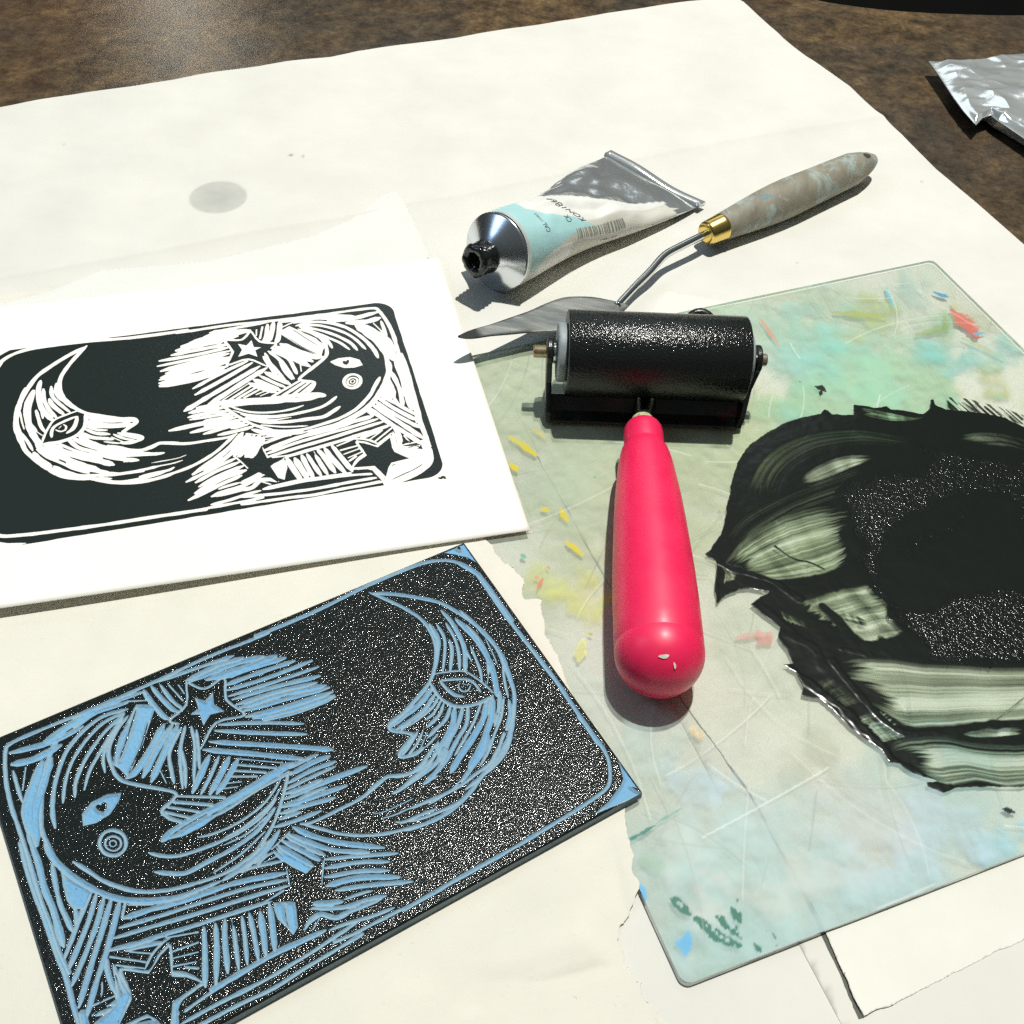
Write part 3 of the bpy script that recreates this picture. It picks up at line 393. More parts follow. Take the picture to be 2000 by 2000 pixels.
# ------------------------------------------------------------------ the carved design (tenths of mm; c/C/k strokes with widths in 1/100 mm, P carved and K inked areas)
DESIGN = """C 120 869 30 807 30 670 26 505 34 400 36 298 37 248 36 150 34 84 37 64 55 44 139 36 225 37 300 38 379 37 449 36 539 39 607 40 683 47 750
c 124 504 37 650 50 743 59
c 136 587 75 681 68 766 79
c 170 595 83 729 87 822 104
c 204 642 102 746 114 855 121
c 193 694 121 770 124 877 142
c 147 684 147 786 154 898 166
c 135 682 166 801 183 944 191
c 112 679 188 819 207 954 221
c 145 684 204 812 224 943 253
c 133 686 226 805 241 926 270
c 177 689 241 825 259 945 292
c 154 696 255 817 278 951 304
c 164 698 279 807 303 953 323
c 153 713 294 827 321 953 336
c 120 737 314 847 338 954 343
c 118 619 265 721 314 834 381
c 127 603 279 708 346 828 418
c 147 577 306 694 382 798 450 874 501
c 145 551 321 662 397 792 490
c 119 467 47 472 87 487 152 498 179
c 131 491 46 501 93 519 150 533 168
c 109 515 53 528 122 545 164
c 99 537 65 555 136
c 77 562 79 567 116
c 76 587 75 561 153 500 182 520 207
c 76 587 82 626 129 689 121 668 196 696 270 614 255 545 315
K 0 584 95 622 135 681 133 662 197 690 265 613 244 587 267 550 307 552 260 541 219 505 183 556 169 574 133
P 0 643 151 631 192 650 231 609 221 578 247 582 206 557 193 585 185 589 143 612 169
c 120 411 60 467 87
c 130 463 51 478 124 490 173
P 0 432 83 482 113 457 149 408 219 359 279 336 297 325 263 312 241 341 181 392 126
k 31 445 155 402 222 346 287
k 31 427 99 377 176 332 239
k 26 391 132 355 164 328 212 316 243
c 125 348 39 288 38 229 68 184 107 144 171 113 250 91 330 91 387 99 452 123 512 154 562 197 614 250 660 309 689 373 706
c 130 412 65 348 39
c 112 405 87 337 76 271 97 215 136 176 189 147 245 128 305 122 353
c 92 393 93 330 98 271 130 219 176 184 230 160 291
c 103 392 99 332 125 282 161 241 201 209 244 193 290
c 93 384 108 336 146 294 187 251 231 222 280
c 93 369 120 321 170 297 207 287 256
c 100 399 110 358 139 317 193 309 251 318 299 355 338 412 386 438 414 422 429 387 445 400 478 425 508 392 517 360 529
c 185 480 188 418 250 364 294 334 302
c 176 501 200 443 251 375 321
c 186 512 212 456 271 391 346
c 103 519 223 465 282 450 342 444 381
c 103 532 223 491 296 459 408
c 92 498 282 487 350 467 410
c 93 547 232 533 301 491 408
c 83 556 250 539 317 520 372
c 71 422 314 425 371
c 173 559 347 521 388 479 434
c 111 582 363 539 410 498 449
c 172 606 380 566 419 520 461
c 172 626 397 579 439 537 469
c 72 626 396 732 470
c 154 615 411 708 475
c 153 600 424 678 474
c 142 589 439 652 474
c 91 573 454 608 468
c 80 554 463 594 478
c 207 757 485 648 496 542 508 467 510 391 519 360 529
P 0 360 530 394 509 434 506 483 507 513 533 470 543 411 544
k 24 490 514 435 518 389 526
c 100 742 508 641 513 550 527 500 528
c 189 439 424 549 490
c 187 425 436 512 495
c 176 407 444 484 505
c 175 394 454 446 501
c 68 707 516 643 559 565 579 491 578 446 567
c 49 701 537 648 573 567 598 506 603
c 96 674 564 619 593 544 608 457 604 389 593 349 573 318 545
c 48 638 597 568 621 499 622
c 122 659 588 596 626 515 643 442 645 385 646 349 628 315 604
c 57 610 639 530 668 448 681
c 92 137 471 166 522 203 580 259 633 330 668 395 685 471 697 547 687 599 667
P 0 188 385 195 349 228 326 272 324 308 338 294 360 262 386 222 393
K 0 233 344 242 341 248 348 256 342 263 349 259 364 248 371 239 362
C 104 274 488 268 500 257 508 245 510 233 506 222 496 214 483 211 468 212 453 219 441 229 433 241 431 254 435 265 445 273 458 276 473 274 488
C 57 262 483 258 490 252 494 245 495 238 493 231 487 226 479 224 471 225 462 229 455 235 451 242 450 250 453 256 458 261 466 263 474 262 483
C 33 251 477 249 480 247 481 243 482 240 481 237 478 235 475 235 471 235 468 237 465 239 463 242 463 246 464 248 466 250 469 251 473 251 477
c 156 74 67 185 88 275 81
c 225 70 106 128 119 203 111
c 182 253 71 324 52 410 64
c 211 156 85 263 54 327 43
c 141 272 40 373 42 463 51
c 292 144 140 107 199 72 262 67 317 69 346
c 225 168 141 124 215 88 282 66 378
c 89 67 128 65 181 65 235
c 80 100 134 75 199
c 144 55 327 56 422 52 511 57 576 51 674
C 144 830 23 918 25 1054 23 1199 11 1320 9 1415 13 1480 32 1525 69 1556 132 1562 191 1562 355
P 0 1459 -13 1586 -15 1610 160 1586 114 1563 64 1531 31 1495 3
K 0 1549 11 1563 4 1559 24
c 129 1225 47 1299 98 1385 174 1420 235 1450 311 1463 382 1466 451 1454 512 1442 559
c 112 1212 38 1241 80 1278 140 1307 203 1315 260 1305 318 1284 362 1250 410 1211 442 1156 470 1101 492 1062 501 1051 510 1052 527 1083 553 1097 571 1076 584 1047 598 1034 610 1040 621 1075 628 1108 622
c 118 1325 242 1322 304 1299 348 1258 404
c 91 1344 255 1341 309 1320 354 1277 420
c 117 1351 326 1339 365 1299 427
c 100 1372 265 1368 329 1353 383 1325 440
c 137 1382 214 1389 265 1385 333 1374 384 1339 451
c 63 1380 370 1376 402 1373 431
c 170 1407 267 1422 336 1426 413 1416 480 1398 535 1380 575
c 80 1397 380 1388 431 1380 471 1365 509
c 99 1426 303 1433 359 1429 425 1411 466 1395 496
c 36 1452 376 1446 429 1437 477
c 53 1393 500 1375 523
c 70 1450 487 1423 549 1407 596
c 61 1248 414 1280 424 1332 447 1353 483 1369 530 1375 560
c 103 1225 437 1224 477 1232 513 1251 544 1286 563 1327 571 1370 568
c 87 1255 445 1289 458 1331 482 1343 510 1343 539
c 95 1254 447 1259 480 1270 510 1291 529
c 52 1302 480 1293 493 1297 511 1313 515 1329 503
c 44 1310 487 1318 497
c 152 1223 454 1171 484 1109 501 1057 514
c 110 1223 476 1172 508 1115 523 1064 530
c 83 1123 535 1087 535 1071 542
c 93 1224 492 1190 516 1144 528 1114 535
c 85 1227 505 1187 534 1153 544
c 101 1230 517 1195 549 1145 568
c 109 1241 538 1206 571 1161 587 1133 599
c 157 1249 548 1212 600 1161 637 1119 658
c 103 1151 626 1123 660 1086 673 1041 677 1003 670 976 655 949 659 898 672
c 119 1156 634 1123 679 1060 697 1014 704 966 710
c 106 1114 568 1075 594 1044 613
c 82 1130 572 1093 603 1057 621
c 57 1138 584 1095 622
c 57 1164 603 1138 614 1111 624
c 124 1271 558 1233 601 1175 644 1116 704
c 130 1286 563 1254 613 1205 646 1142 690 1085 715 1052 726
c 83 1326 573 1271 622 1214 661 1173 688
c 173 1349 572 1310 618 1250 661 1184 699 1137 730
c 182 1366 571 1329 629 1286 671 1245 708 1191 742
c 138 1294 661 1271 703 1211 738 1149 771
c 119 1395 566 1365 613 1322 661
c 75 1394 592 1355 643 1308 684 1269 721 1220 753
c 144 1403 607 1384 649 1346 689
c 107 1335 693 1302 725 1264 751
c 97 1358 701 1320 740 1268 770 1207 784 1147 798
C 140 1528 78 1551 131 1555 158 1554 314 1558 439 1565 617 1563 680 1560 860
c 113 1436 245 1450 305 1462 372 1465 433 1455 490 1447 529 1434 583 1415 619 1385 665 1357 694 1327 727
C 119 1557 757 1562 833 1561 895 1548 935 1522 976 1496 992 1452 999 1384 1005 1297 1009 1171 1014 1012 1015 934 1017 844 1018
P 0 1587 909 1574 949 1560 988 1543 1001 1485 1027 1450 1034 1424 1041 1584 1056 1597 1044 1615 934
K 0 1565 1020 1585 1042 1582 1050 1573 1040
c 114 1387 662 1357 699 1317 730 1271 757 1215 781 1169 805 1117 825 1058 836 992 833 942 824
c 91 984 772 1060 780 1141 780 1196 770 1254 757 1311 717
c 88 960 803 1008 816 1097 823 1157 812
c 63 1257 753 1311 717 1338 698
c 70 1140 730 1217 680 1280 652
c 45 1035 788 1098 783 1159 763
c 89 1033 839 969 826 894 806 836 780 783 744 745 707 703 665
c 93 1140 630 1102 653 1074 668 1040 676 1008 668 976 655 958 657 917 670 870 679 813 679 757 679 726 676 702 667
c 100 1123 661 1089 680 1053 690 1020 698 989 707 962 708
c 88 1099 722 1052 727
c 37 1071 776 996 772 940 769 902 761
c 27 1008 750 923 747 888 737
c 85 1052 810 995 803 953 800 933 790
c 128 742 495 783 492 829 494
c 144 737 515 804 510 857 515
c 127 722 536 794 532 863 539
c 104 710 551 786 551 858 553
c 125 702 563 763 571 808 571
c 148 694 577 828 584 935 596
c 108 709 599 755 595 810 600
c 151 680 595 761 608 860 623
c 133 668 612 727 621 816 641
c 116 657 626 677 628 716 634
c 121 637 640 688 650 767 658
c 90 737 502 706 548 663 604 622 644 566 682
c 148 644 656 600 686 551 709
c 132 755 482 702 484 642 493
c 54 734 503 677 509 633 517
c 155 681 665 715 712 772 768 871 840
c 134 662 677 706 732 752 782 830 831
c 128 655 681 693 739 723 781
c 138 641 688 676 741 709 793
c 152 625 694 656 748 683 793
c 177 610 707 636 752 664 799
c 72 668 673 606 696
c 112 718 792 800 827 896 872
c 121 710 815 792 843 865 882
c 115 698 837 782 866 856 905
c 155 692 861 774 882 870 934
c 124 709 884 787 913 895 962
c 79 718 917 767 925 791 932
c 137 639 886 693 911 711 920
c 122 637 898 709 936 770 947 817 962
c 107 679 948 739 956 802 964
c 120 622 919 649 923 676 949 709 957
c 120 609 931 637 927
c 70 720 787 682 851
C 96 834 1014 791 1013 752 1012 700 1011 650 1006
c 96 822 1001 761 993 702 979 653 972
c 137 249 977 321 966 375 962 430 960 505 957 567 961 641 967
c 91 245 1002 341 1002 412 1005 485 1006 536 1003 588 1001 668 993 723 988
C 103 150 1019 285 1027 379 1029 473 1035 550 1029 636 1026 720 1022
c 147 279 700 396 721 492 737 614 776
c 107 272 721 389 741 507 764 609 794
c 106 266 740 380 766 497 788 605 811
c 110 256 769 370 793 463 810 542 824 590 817
c 107 287 677 354 699 413 708 455 712
c 95 508 714 550 720 620 741
c 126 462 713 517 706 576 689 614 668
c 101 514 719 552 702 586 683
c 89 550 720 582 707 606 706
c 63 576 720 611 721
c 75 621 759 608 814
c 75 713 787 683 852
P 0 617 694 621 740 658 804 680 798 680 789 659 751
P 0 554 834 605 857 585 924 565 938 559 914 547 880 548 853
k 19 577 852 566 891 563 916
c 146 631 897 685 918
c 108 588 942 622 922 647 924 676 942
c 72 615 949 642 931
c 143 543 833 530 884 509 953
c 142 515 840 501 895 485 953
c 113 489 830 480 883 465 952
c 103 470 828 456 883 437 949
c 107 441 842 428 894 414 949
c 131 429 815 412 858 387 944
c 139 404 812 386 870 352 955
c 138 375 807 356 866 327 949
c 29 444 821 440 839
c 103 284 785 358 811
c 111 285 826 349 836
c 78 279 842 341 859
c 87 273 861 329 880
c 132 302 880 327 897
c 95 260 869 296 897 323 934
c 64 283 801 258 873
c 89 326 940 245 940
c 92 241 940 220 992
C 130 30 351 26 443 28 530 32 601 33 682 38 750 35 824 34 888
c 147 86 383 92 431 109 478 132 524 160 568 195 613 234 646 275 670 347 701
c 98 137 471 164 515 188 558 224 599 262 634 304 658 355 678
c 130 54 365 58 432 54 502 57 580 57 629 54 681
c 120 87 450 80 511 76 568 80 615 83 652
P 0 102 483 118 513 152 563 153 578 124 612 113 623 91 643 101 599 93 567 95 526
K 0 93 536 96 544 92 545
K 0 109 601 118 606 112 611
c 108 153 578 116 621 86 659 43 715
c 117 165 585 129 643 88 695 49 742
c 130 180 602 141 666 99 720 46 783
c 134 195 616 152 683 106 750 45 843
c 133 211 634 180 686 143 745 103 800 53 877
c 143 222 645 203 679
c 117 138 755 130 803 131 869
c 80 111 813 100 849
c 102 140 860 77 856
c 132 139 872 101 882 69 878
c 196 130 879 103 900 61 904
c 96 228 656 282 686
c 144 205 683 267 694 344 709
c 109 190 702 260 717 336 732
c 108 170 721 253 738 328 755
c 121 150 745 221 763 319 781
c 120 186 767 217 773 269 790
c 92 193 774 240 806
c 114 147 762 218 817
c 82 148 785 211 831
c 65 212 834 239 808 273 792 290 791
c 112 148 787 147 817 149 865 132 893
c 69 283 800 257 875
C 221 49 862 43 923 51 961 74 990 123 1017 180 1032 218 1036
P 0 145 804 123 885 57 900 44 927 58 979 145 1020 221 1039 198 961 115 934 167 875
c 188 321 933 252 949 230 1015
c 172 216 1014 195 962
k 38 73 971 113 993 142 1003 200 1025
k 25 124 982 176 999
K 0 126 844 122 841 118 858 128 857
K 0 112 827 90 859 105 854
k 39 113 879 80 875 59 896
k 39 144 812 145 860
k 39 63 917 53 917
k 38 60 939 53 941
k 38 62 960 57 957
K 0 151 780 147 795 156 783
K 0 282 811 258 820 217 850 163 810 166 867 162 888 115 934 183 940 198 961 216 1007 245 943 321 933 295 904 263 884 273 842
K 0 621 744 640 780 658 809 688 799 715 786 696 821 682 852 693 883 709 910 677 896 648 881 620 906 585 951 591 918 607 863 580 842 542 823 575 822 609 818 619 777
C 96 282 808 255 819 218 845 161 806 162 864 159 887 113 935 181 944 196 964 215 1013 245 948 323 938
C 96 323 938 297 901 265 883 276 844 285 810
K 0 282 811 258 820 217 850 163 810 166 867 162 888 115 934 183 940 198 961 216 1007 245 943 321 933 295 904 263 884 273 842
K 0 333 955 258 960 233 1022 240 1021 255 988 265 974 332 964
C 209 49 862 43 923 51 961 74 990 123 1017 180 1032 218 1036
k 31 73 971 113 993 142 1003 200 1025
k 25 124 982 176 999"""
def design(txt,nx,ny,dw=1.0,W=BLW,H=BLH):
    hx=W/(nx-1); hy=H/(ny-1)
    S=np.full((ny,nx),1.5,np.float32)
    rng=np.random.RandomState(4)
    def win(lo,hi,m):
        i0=max(0,int((lo[0]-m)/hx)); i1=min(nx,int((hi[0]+m)/hx)+2); j0=max(0,int((lo[1]-m)/hy)); j1=min(ny,int((hi[1]+m)/hy)+2)
        return i0,i1,j0,j1
    for ln in txt.strip().split('\n'):
        t=ln.split(); k=t[0]; P=np.array(list(map(int,t[2:])),float).reshape(-1,2)/10; w=int(t[1])/100
        if k in 'cCk':
            Q=smooth(P) ; n=len(Q)
            L=np.r_[0,np.cumsum(np.linalg.norm(np.diff(Q,axis=0),axis=1))]; T=L[-1]
            if k!='C':
                e=np.minimum(L,T-L)/max(min(T*.3,2.2),.4); prof=1.12*(.45+.55*np.sqrt(np.clip(e,0,1)))
            else: prof=np.ones(n)
            wob=1+.09*np.interp(L,np.linspace(0,T,max(3,int(T/2))),rng.randn(max(3,int(T/2))))
            r=w/2*prof*wob*(dw if k!='k' else 1)
            for a,b,ra,rb in zip(Q[:-1],Q[1:],r[:-1],r[1:]):
                m=max(ra,rb)+1.6
                i0,i1,j0,j1=win(np.minimum(a,b),np.maximum(a,b),m)
                if i1<=i0 or j1<=j0: continue
                X=np.arange(i0,i1)*hx; Y=np.arange(j0,j1)[:,None]*hy
                d=b-a; l2=max(d@d,1e-9); u=np.clip(((X-a[0])*d[0]+(Y-a[1])*d[1])/l2,0,1)
                D=np.hypot(X-a[0]-u*d[0],Y-a[1]-u*d[1])-(ra+(rb-ra)*u)
                V=S[j0:j1,i0:i1]
                if k=='k': np.maximum(V,-D,out=V)
                else: np.minimum(V,D,out=V)
        else:
            i0,i1,j0,j1=win(P.min(0),P.max(0),1.6)
            X=(np.arange(i0,i1)*hx)[None,:]+np.zeros((j1-j0,1)); Y=np.arange(j0,j1)[:,None]*hy+np.zeros((1,i1-i0))
            D=np.full(X.shape,9.); ins=np.zeros(X.shape,bool)
            for a,b in zip(P,np.roll(P,-1,0)):
                d=b-a; u=np.clip(((X-a[0])*d[0]+(Y-a[1])*d[1])/max(d@d,1e-9),0,1)
                D=np.minimum(D,np.hypot(X-a[0]-u*d[0],Y-a[1]-u*d[1]))
                c=(a[1]>Y)!=(b[1]>Y)
                if abs(d[1])>1e-9: ins^=c&(X<a[0]+(Y-a[1])/d[1]*d[0])
            D=np.where(ins,-D,D); V=S[j0:j1,i0:i1]
            if k=='K': np.maximum(V,-D,out=V)
            else: np.minimum(V,D,out=V)
    return S

# ------------------------------------------------------------------ lino block
br = empty('lino_block', 'blue linoleum block carved with two crescent moon faces and inked glossy black', 'printing block', (B0[0], B0[1], 0), BA)
nx, ny = 960, 640; SD = design(DESIGN, nx, ny)
x_ = np.linspace(0, BW, nx); y_ = np.linspace(0, BH, ny); X, Y = np.meshgrid(x_, y_)
# ragged wear of thin ridges and little ink specks left in the grooves
SDb = SD+.05*fbm(X, Y, 1.1, 41, 2)
groove = sstep(.10, -.22, SDb); deep = sstep(0, -1.0, SDb)
Z = BZ-groove*(.30+.55*deep)-.10*groove*vnoise(X, Y, .8, 6)*sstep(-.5, -.8, SDb)
dE = np.minimum(np.minimum(X, BW-X), np.minimum(Y, BH-Y)); Z -= .35*sstep(.5, 0, dE)
shal = sstep(-.75, -.30, SDb)*sstep(-.0, -.12, SDb)
o = mesh('carved_face', np.stack([X, -Y, Z], -1).reshape(-1, 3), gridF(ny, nx, flip=True), MAT_RELIEF.m, br); fattr(o, 'sdf', SDb); fattr(o, 'shallow', shal)
zt = BZ-.35; e_ = [(0, 0), (BW, 0), (BW, -BH), (0, -BH)]; ex = .15
o = mesh('block_base', [(x, y, zt) for x, y in e_]+[(x+math.copysign(ex, x-1), y+math.copysign(ex, y+1), 2.5) for x, y in e_], [(0, 1, 5, 4)[::-1], (1, 2, 6, 5)[::-1], (2, 3, 7, 6)[::-1], (3, 0, 4, 7)[::-1], (4, 5, 6, 7)], MAT_LINO.m, br, False)
# ------------------------------------------------------------------ print
PZ = 3.9; fP = (CAM_H-PZ)/(287.0-1.836); Q0 = np.array([-56.789*fP, 364.844*fP, 0]); QA = .319853
q = empty('linocut_print', 'fresh black and white print of two moon faces and stars on thick white card', 'print', (Q0[0], Q0[1], 0), QA)
sc = fP
def zP(X, Y): return PZ+.5*sstep(-60, -170, X)+.35*sstep(-95, -135, Y)*sstep(40, -60, X)+.15*vnoise(X, Y, 60, 4)
def PQ(u, v): return (-u*sc, -v*sc)
pc = [PQ(-26.5, -24.4), PQ(-22.0, 135.1), PQ(185, 127.1), PQ(185, -28.4)]
N1, N2 = 90, 70; s1 = np.linspace(0, 1, N1)[None, :, None]; s2 = np.linspace(0, 1, N2)[:, None, None]; pcv = np.array(pc)
Pp = (1-s2)*((1-s1)*pcv[0]+s1*pcv[3])+s2*((1-s1)*pcv[1]+s1*pcv[2]); Zp = zP(Pp[..., 0], Pp[..., 1])
o = mesh('print_paper', np.concatenate([Pp, Zp[..., None]], -1).reshape(-1, 3), gridF(N2, N1), MAT_CARD.m, q); md = o.modifiers.new('t', 'SOLIDIFY'); md.thickness = .32*S; md.offset = 0
o.location.z = -.18*S
S2 = design(DESIGN, 900, 600, dw=1.27); ux = np.linspace(0, BLW, 900); vy = np.linspace(0, BLH, 600); X, Y = np.meshgrid(ux, vy)
# thin ridges print broken, edge of the block prints with rounded corners
S2 = S2-.05-.10*np.maximum(0, fbm(X, Y, 3.5, 55, 3))*sstep(.4, .1, S2); rc = 7.0; qx = np.abs(X-BLW/2)-(BLW/2-.5-rc); qy = np.abs(Y-BLH/2)-(BLH/2-.6-rc)
rb = np.minimum(np.maximum(qx, qy), 0)+np.hypot(np.maximum(qx, 0), np.maximum(qy, 0))-rc+.12*vnoise(X, Y, 4, 2); S2 = np.minimum(S2, -rb)
iM = np.array([[1.004349, -0.001009], [-0.002981, 0.981232], [-0.182757, 0.793434]])
uv = np.stack([X, Y, np.ones(X.shape)], -1)@iM; Xp = -uv[..., 0]*sc; Yp = -uv[..., 1]*sc
keep = np.maximum(np.maximum(S2[:-1, :-1], S2[1:, :-1]), np.maximum(S2[:-1, 1:], S2[1:, 1:])) > -.12
V = np.stack([Xp, Yp, zP(Xp, Yp)+.05], -1).reshape(-1, 3); V, F, a_ = compact(V, gridF(600, 900, keep), S2.ravel())
o = mesh('printed_image', V, F, MAT_PRINT.m, q); fattr(o, 'sdf', a_)
sp_ = []
for (a0, b0, w_, h_) in ((860, 934, .9, .45), (866, 932, .9, .6), (869, 934, .5, .4)):
    c_ = G(a0, b0, PZ); sp_.append(([(c_[0], c_[1], 0)]+[(c_[0]+w_*math.cos(k*.6283)*(1+.2*math.sin(k*5)), c_[1]+h_*math.sin(k*.6283), 0) for k in range(10)], [(0, k+1, (k+1) % 10+1) for k in range(10)]))
v, f = join(*sp_); cq, sq = math.cos(-QA), math.sin(-QA); v = [((x-Q0[0])*cq-(y-Q0[1])*sq, (x-Q0[0])*sq+(y-Q0[1])*cq) for x, y, z in v]
mesh('ink_mark', [(x, y, float(zP(np.array(x), np.array(y)))+.06) for x, y in v], f, MAT_FRAME.m, q)
# ------------------------------------------------------------------ ink slab on the plate
PLs = lambda pts: GL(pts, ZT, .4451, 1340, 740)
outl = PLs([(85, 770), (150, 690), (165, 640), (180, 560), (200, 450), (225, 370), (260, 310), (330, 250), (420, 200), (520, 165), (590, 155), (605, 132), (625, 140), (640, 155), (700, 158), (735, 160), (735, 112), (780, 118), (830, 128), (880, 120), (900, 135), (960, 140), (1040, 155), (1070, 130), (1070, 95), (1085, 90), (1095, 115), (1140, 135), (1200, 140), (1300, 150), (1400, 172), (1483, 210), (1750, 330), (1950, 560), (2000, 900), (1950, 1300), (1850, 1720), (1483, 1792), (1350, 1788), (1250, 1790), (1190, 1795), (1130, 1815), (1060, 1790), (1052, 1768), (1100, 1765), (1040, 1745), (960, 1710), (940, 1690), (890, 1682), (870, 1650), (860, 1630), (800, 1590), (720, 1530), (650, 1460), (590, 1405), (510, 1388), (515, 1350), (480, 1290), (430, 1255), (470, 1248), (440, 1190), (400, 1135), (412, 1090), (380, 1062), (330, 1030), (280, 990), (330, 955), (365, 935), (290, 922), (230, 926), (170, 948), (135, 990), (125, 930), (135, 850), (130, 800), (100, 782)])
cell = .26; lo = outl.min(0)[:2]-2; hi = np.minimum(outl.max(0)[:2]+2, (400, 400)); hi = outl.max(0)[:2]+2
xs = np.arange(lo[0], hi[0], cell); ys = np.arange(lo[1], hi[1], cell); X, Y = np.meshgrid(xs, ys); D = polyd(outl[:, :2], X, Y)+.25*fbm(X, Y, 2.5, 61, 4)
FT = np.ones(X.shape)
rng = np.random.RandomState(8)
def n1(n, k, seed):
    r = np.random.RandomState(seed); return sum(np.interp(np.linspace(0, k*2**j, n), np.arange(k*2**j+1), r.rand(k*2**j+1)*2-1)/1.6**j for j in range(3))
def sweep(Ac, Bc, base, amp, k, seed=0, along=.15, feather=.06, ns=700, nt=900, off=0.0):
    A_ = respl(smooth(PLs(Ac)), np.linspace(0, 1, nt)); B_ = respl(smooth(PLs(Bc)), np.linspace(0, 1, nt)); s = np.linspace(0, 1, ns)[:, None]; t = np.linspace(0, 1, nt)[None, :]
    wob = .012*n1(nt, 9, seed+5)[None, :]; ss = np.clip(s+wob, 0, 1)
    P = A_[None]*(1-ss[..., None])+B_[None]*ss[..., None]
    pr_ = n1(ns, k, seed)[:, None]; pr2 = n1(ns, k*4, seed+3)[:, None]; pr3 = n1(ns, k*2, seed+8)[:, None]
    val = base+amp*(.8*pr_+.8*pr2*(.6+.4*np.sin(t*5+pr_*4))+.5*pr3*np.sin(t*3+2))+along*n1(nt, 6, seed+2)[None, :]
    f = sstep(0, feather, s)*sstep(1, 1-feather, s)*sstep(0, feather*1.6, t+.07*pr_+.04*pr2-.02)*sstep(1, 1-feather*1.6, t+.07*pr2+.05*pr3+.03)
    i = ((P[..., 0]-lo[0])/cell+.5).astype(int).ravel(); j = ((P[..., 1]-lo[1])/cell+.5).astype(int).ravel(); ok = (i >= 0) & (j >= 0) & (i < X.shape[1]) & (j < X.shape[0])
    acc = np.zeros(X.size); cnt = np.zeros(X.size); fl = np.zeros(X.size); idx = (j*X.shape[1]+i)[ok]
    np.add.at(acc, idx, np.broadcast_to(val, f.shape).ravel()[ok]); np.add.at(cnt, idx, 1); np.add.at(fl, idx, f.ravel()[ok])
    m_ = cnt > 0; a = np.where(m_, acc/np.maximum(cnt, 1), 0).reshape(X.shape); f2 = np.where(m_, fl/np.maximum(cnt, 1), 0).reshape(X.shape)
    FT[:] = FT*(1-f2)+np.clip(a, 0, 1.2)*f2
sweep([(250, 590), (270, 440), (350, 320), (520, 235), (740, 215), (900, 240), (1020, 260)], [(400, 560), (440, 430), (560, 340), (700, 300), (820, 290), (930, 300), (990, 305)], .84, .2, 12, 1, .04)
sweep([(470, 466), (560, 385), (690, 335), (850, 335)], [(482, 470), (600, 445), (720, 395), (828, 352)], .42, .2, 4, 2, feather=.12)
sweep([(150, 740), (240, 610), (420, 510), (600, 440), (860, 350)], [(230, 800), (310, 700), (480, 590), (650, 530), (720, 505)], .84, .2, 11, 3, .03)
sweep([(165, 800), (250, 700), (400, 610), (540, 565), (700, 540)], [(300, 862), (400, 885), (520, 878), (640, 850), (735, 790)], .36, .26, 18, 4, .12)
sweep([(150, 820), (170, 850), (160, 900)], [(200, 850), (230, 870), (220, 880)], .4, .3, 5, 14)
sweep([(480, 985), (620, 930), (830, 888)], [(710, 1145), (850, 1155), (1020, 1115)], .30, .26, 14, 5)
sweep([(650, 1010), (700, 1020), (800, 1060)], [(680, 1060), (730, 1080), (820, 1090)], .85, .5, 8, 15, .4, .2)
sweep([(400, 1010), (430, 1060)], [(530, 1070), (560, 1110)], .5, .35, 9, 6)
sweep([(660, 1235), (800, 1215), (1060, 1245), (1483, 1262), (1800, 1255)], [(850, 1470), (1000, 1535), (1250, 1520), (1483, 1500), (1800, 1480)], .30, .26, 13, 7, .05)
sweep([(870, 1610), (960, 1575), (1100, 1560), (1250, 1590), (1400, 1600), (1483, 1600), (1800, 1560)], [(1040, 1740), (1150, 1790), (1280, 1770), (1380, 1790), (1420, 1795), (1483, 1788), (1800, 1760)], .38, .36, 12, 8, .03)
sweep([(1180, 1550), (1300, 1530), (1483, 1530)], [(1190, 1556), (1300, 1575), (1483, 1560)], .25, .1, 3, 18)
sweep([(740, 1480), (860, 1455)], [(860, 1600), (975, 1575)], .45, .3, 7, 9)
sweep([(560, 1330), (640, 1300)], [(700, 1450), (780, 1420)], .75, .2, 6, 10)
sweep([(1130, 262), (1300, 233), (1483, 265), (1750, 380)], [(1310, 292), (1400, 300), (1483, 318), (1750, 440)], .72, .25, 5, 11)
sweep([(745, 120), (900, 150), (1000, 170), (1040, 162)], [(770, 160), (880, 182), (960, 185), (1040, 176)], .55, .25, 4, 12)
rid = np.zeros(X.shape)
def ridge_(pts, w, h, dark=1.0):
    P = PLs(pts); P = smooth(P); d, t = lined(P, X, Y); w2 = w*(1+.35*vnoise(t, 0*t, 3.0, int(pts[0][0])))
    k = sstep(1.2, .5, d/w2); FT[:] = np.maximum(FT, k*dark); rid[:] = np.maximum(rid, h*k*(.85+.3*vnoise(X, Y, 1.6, 5)))
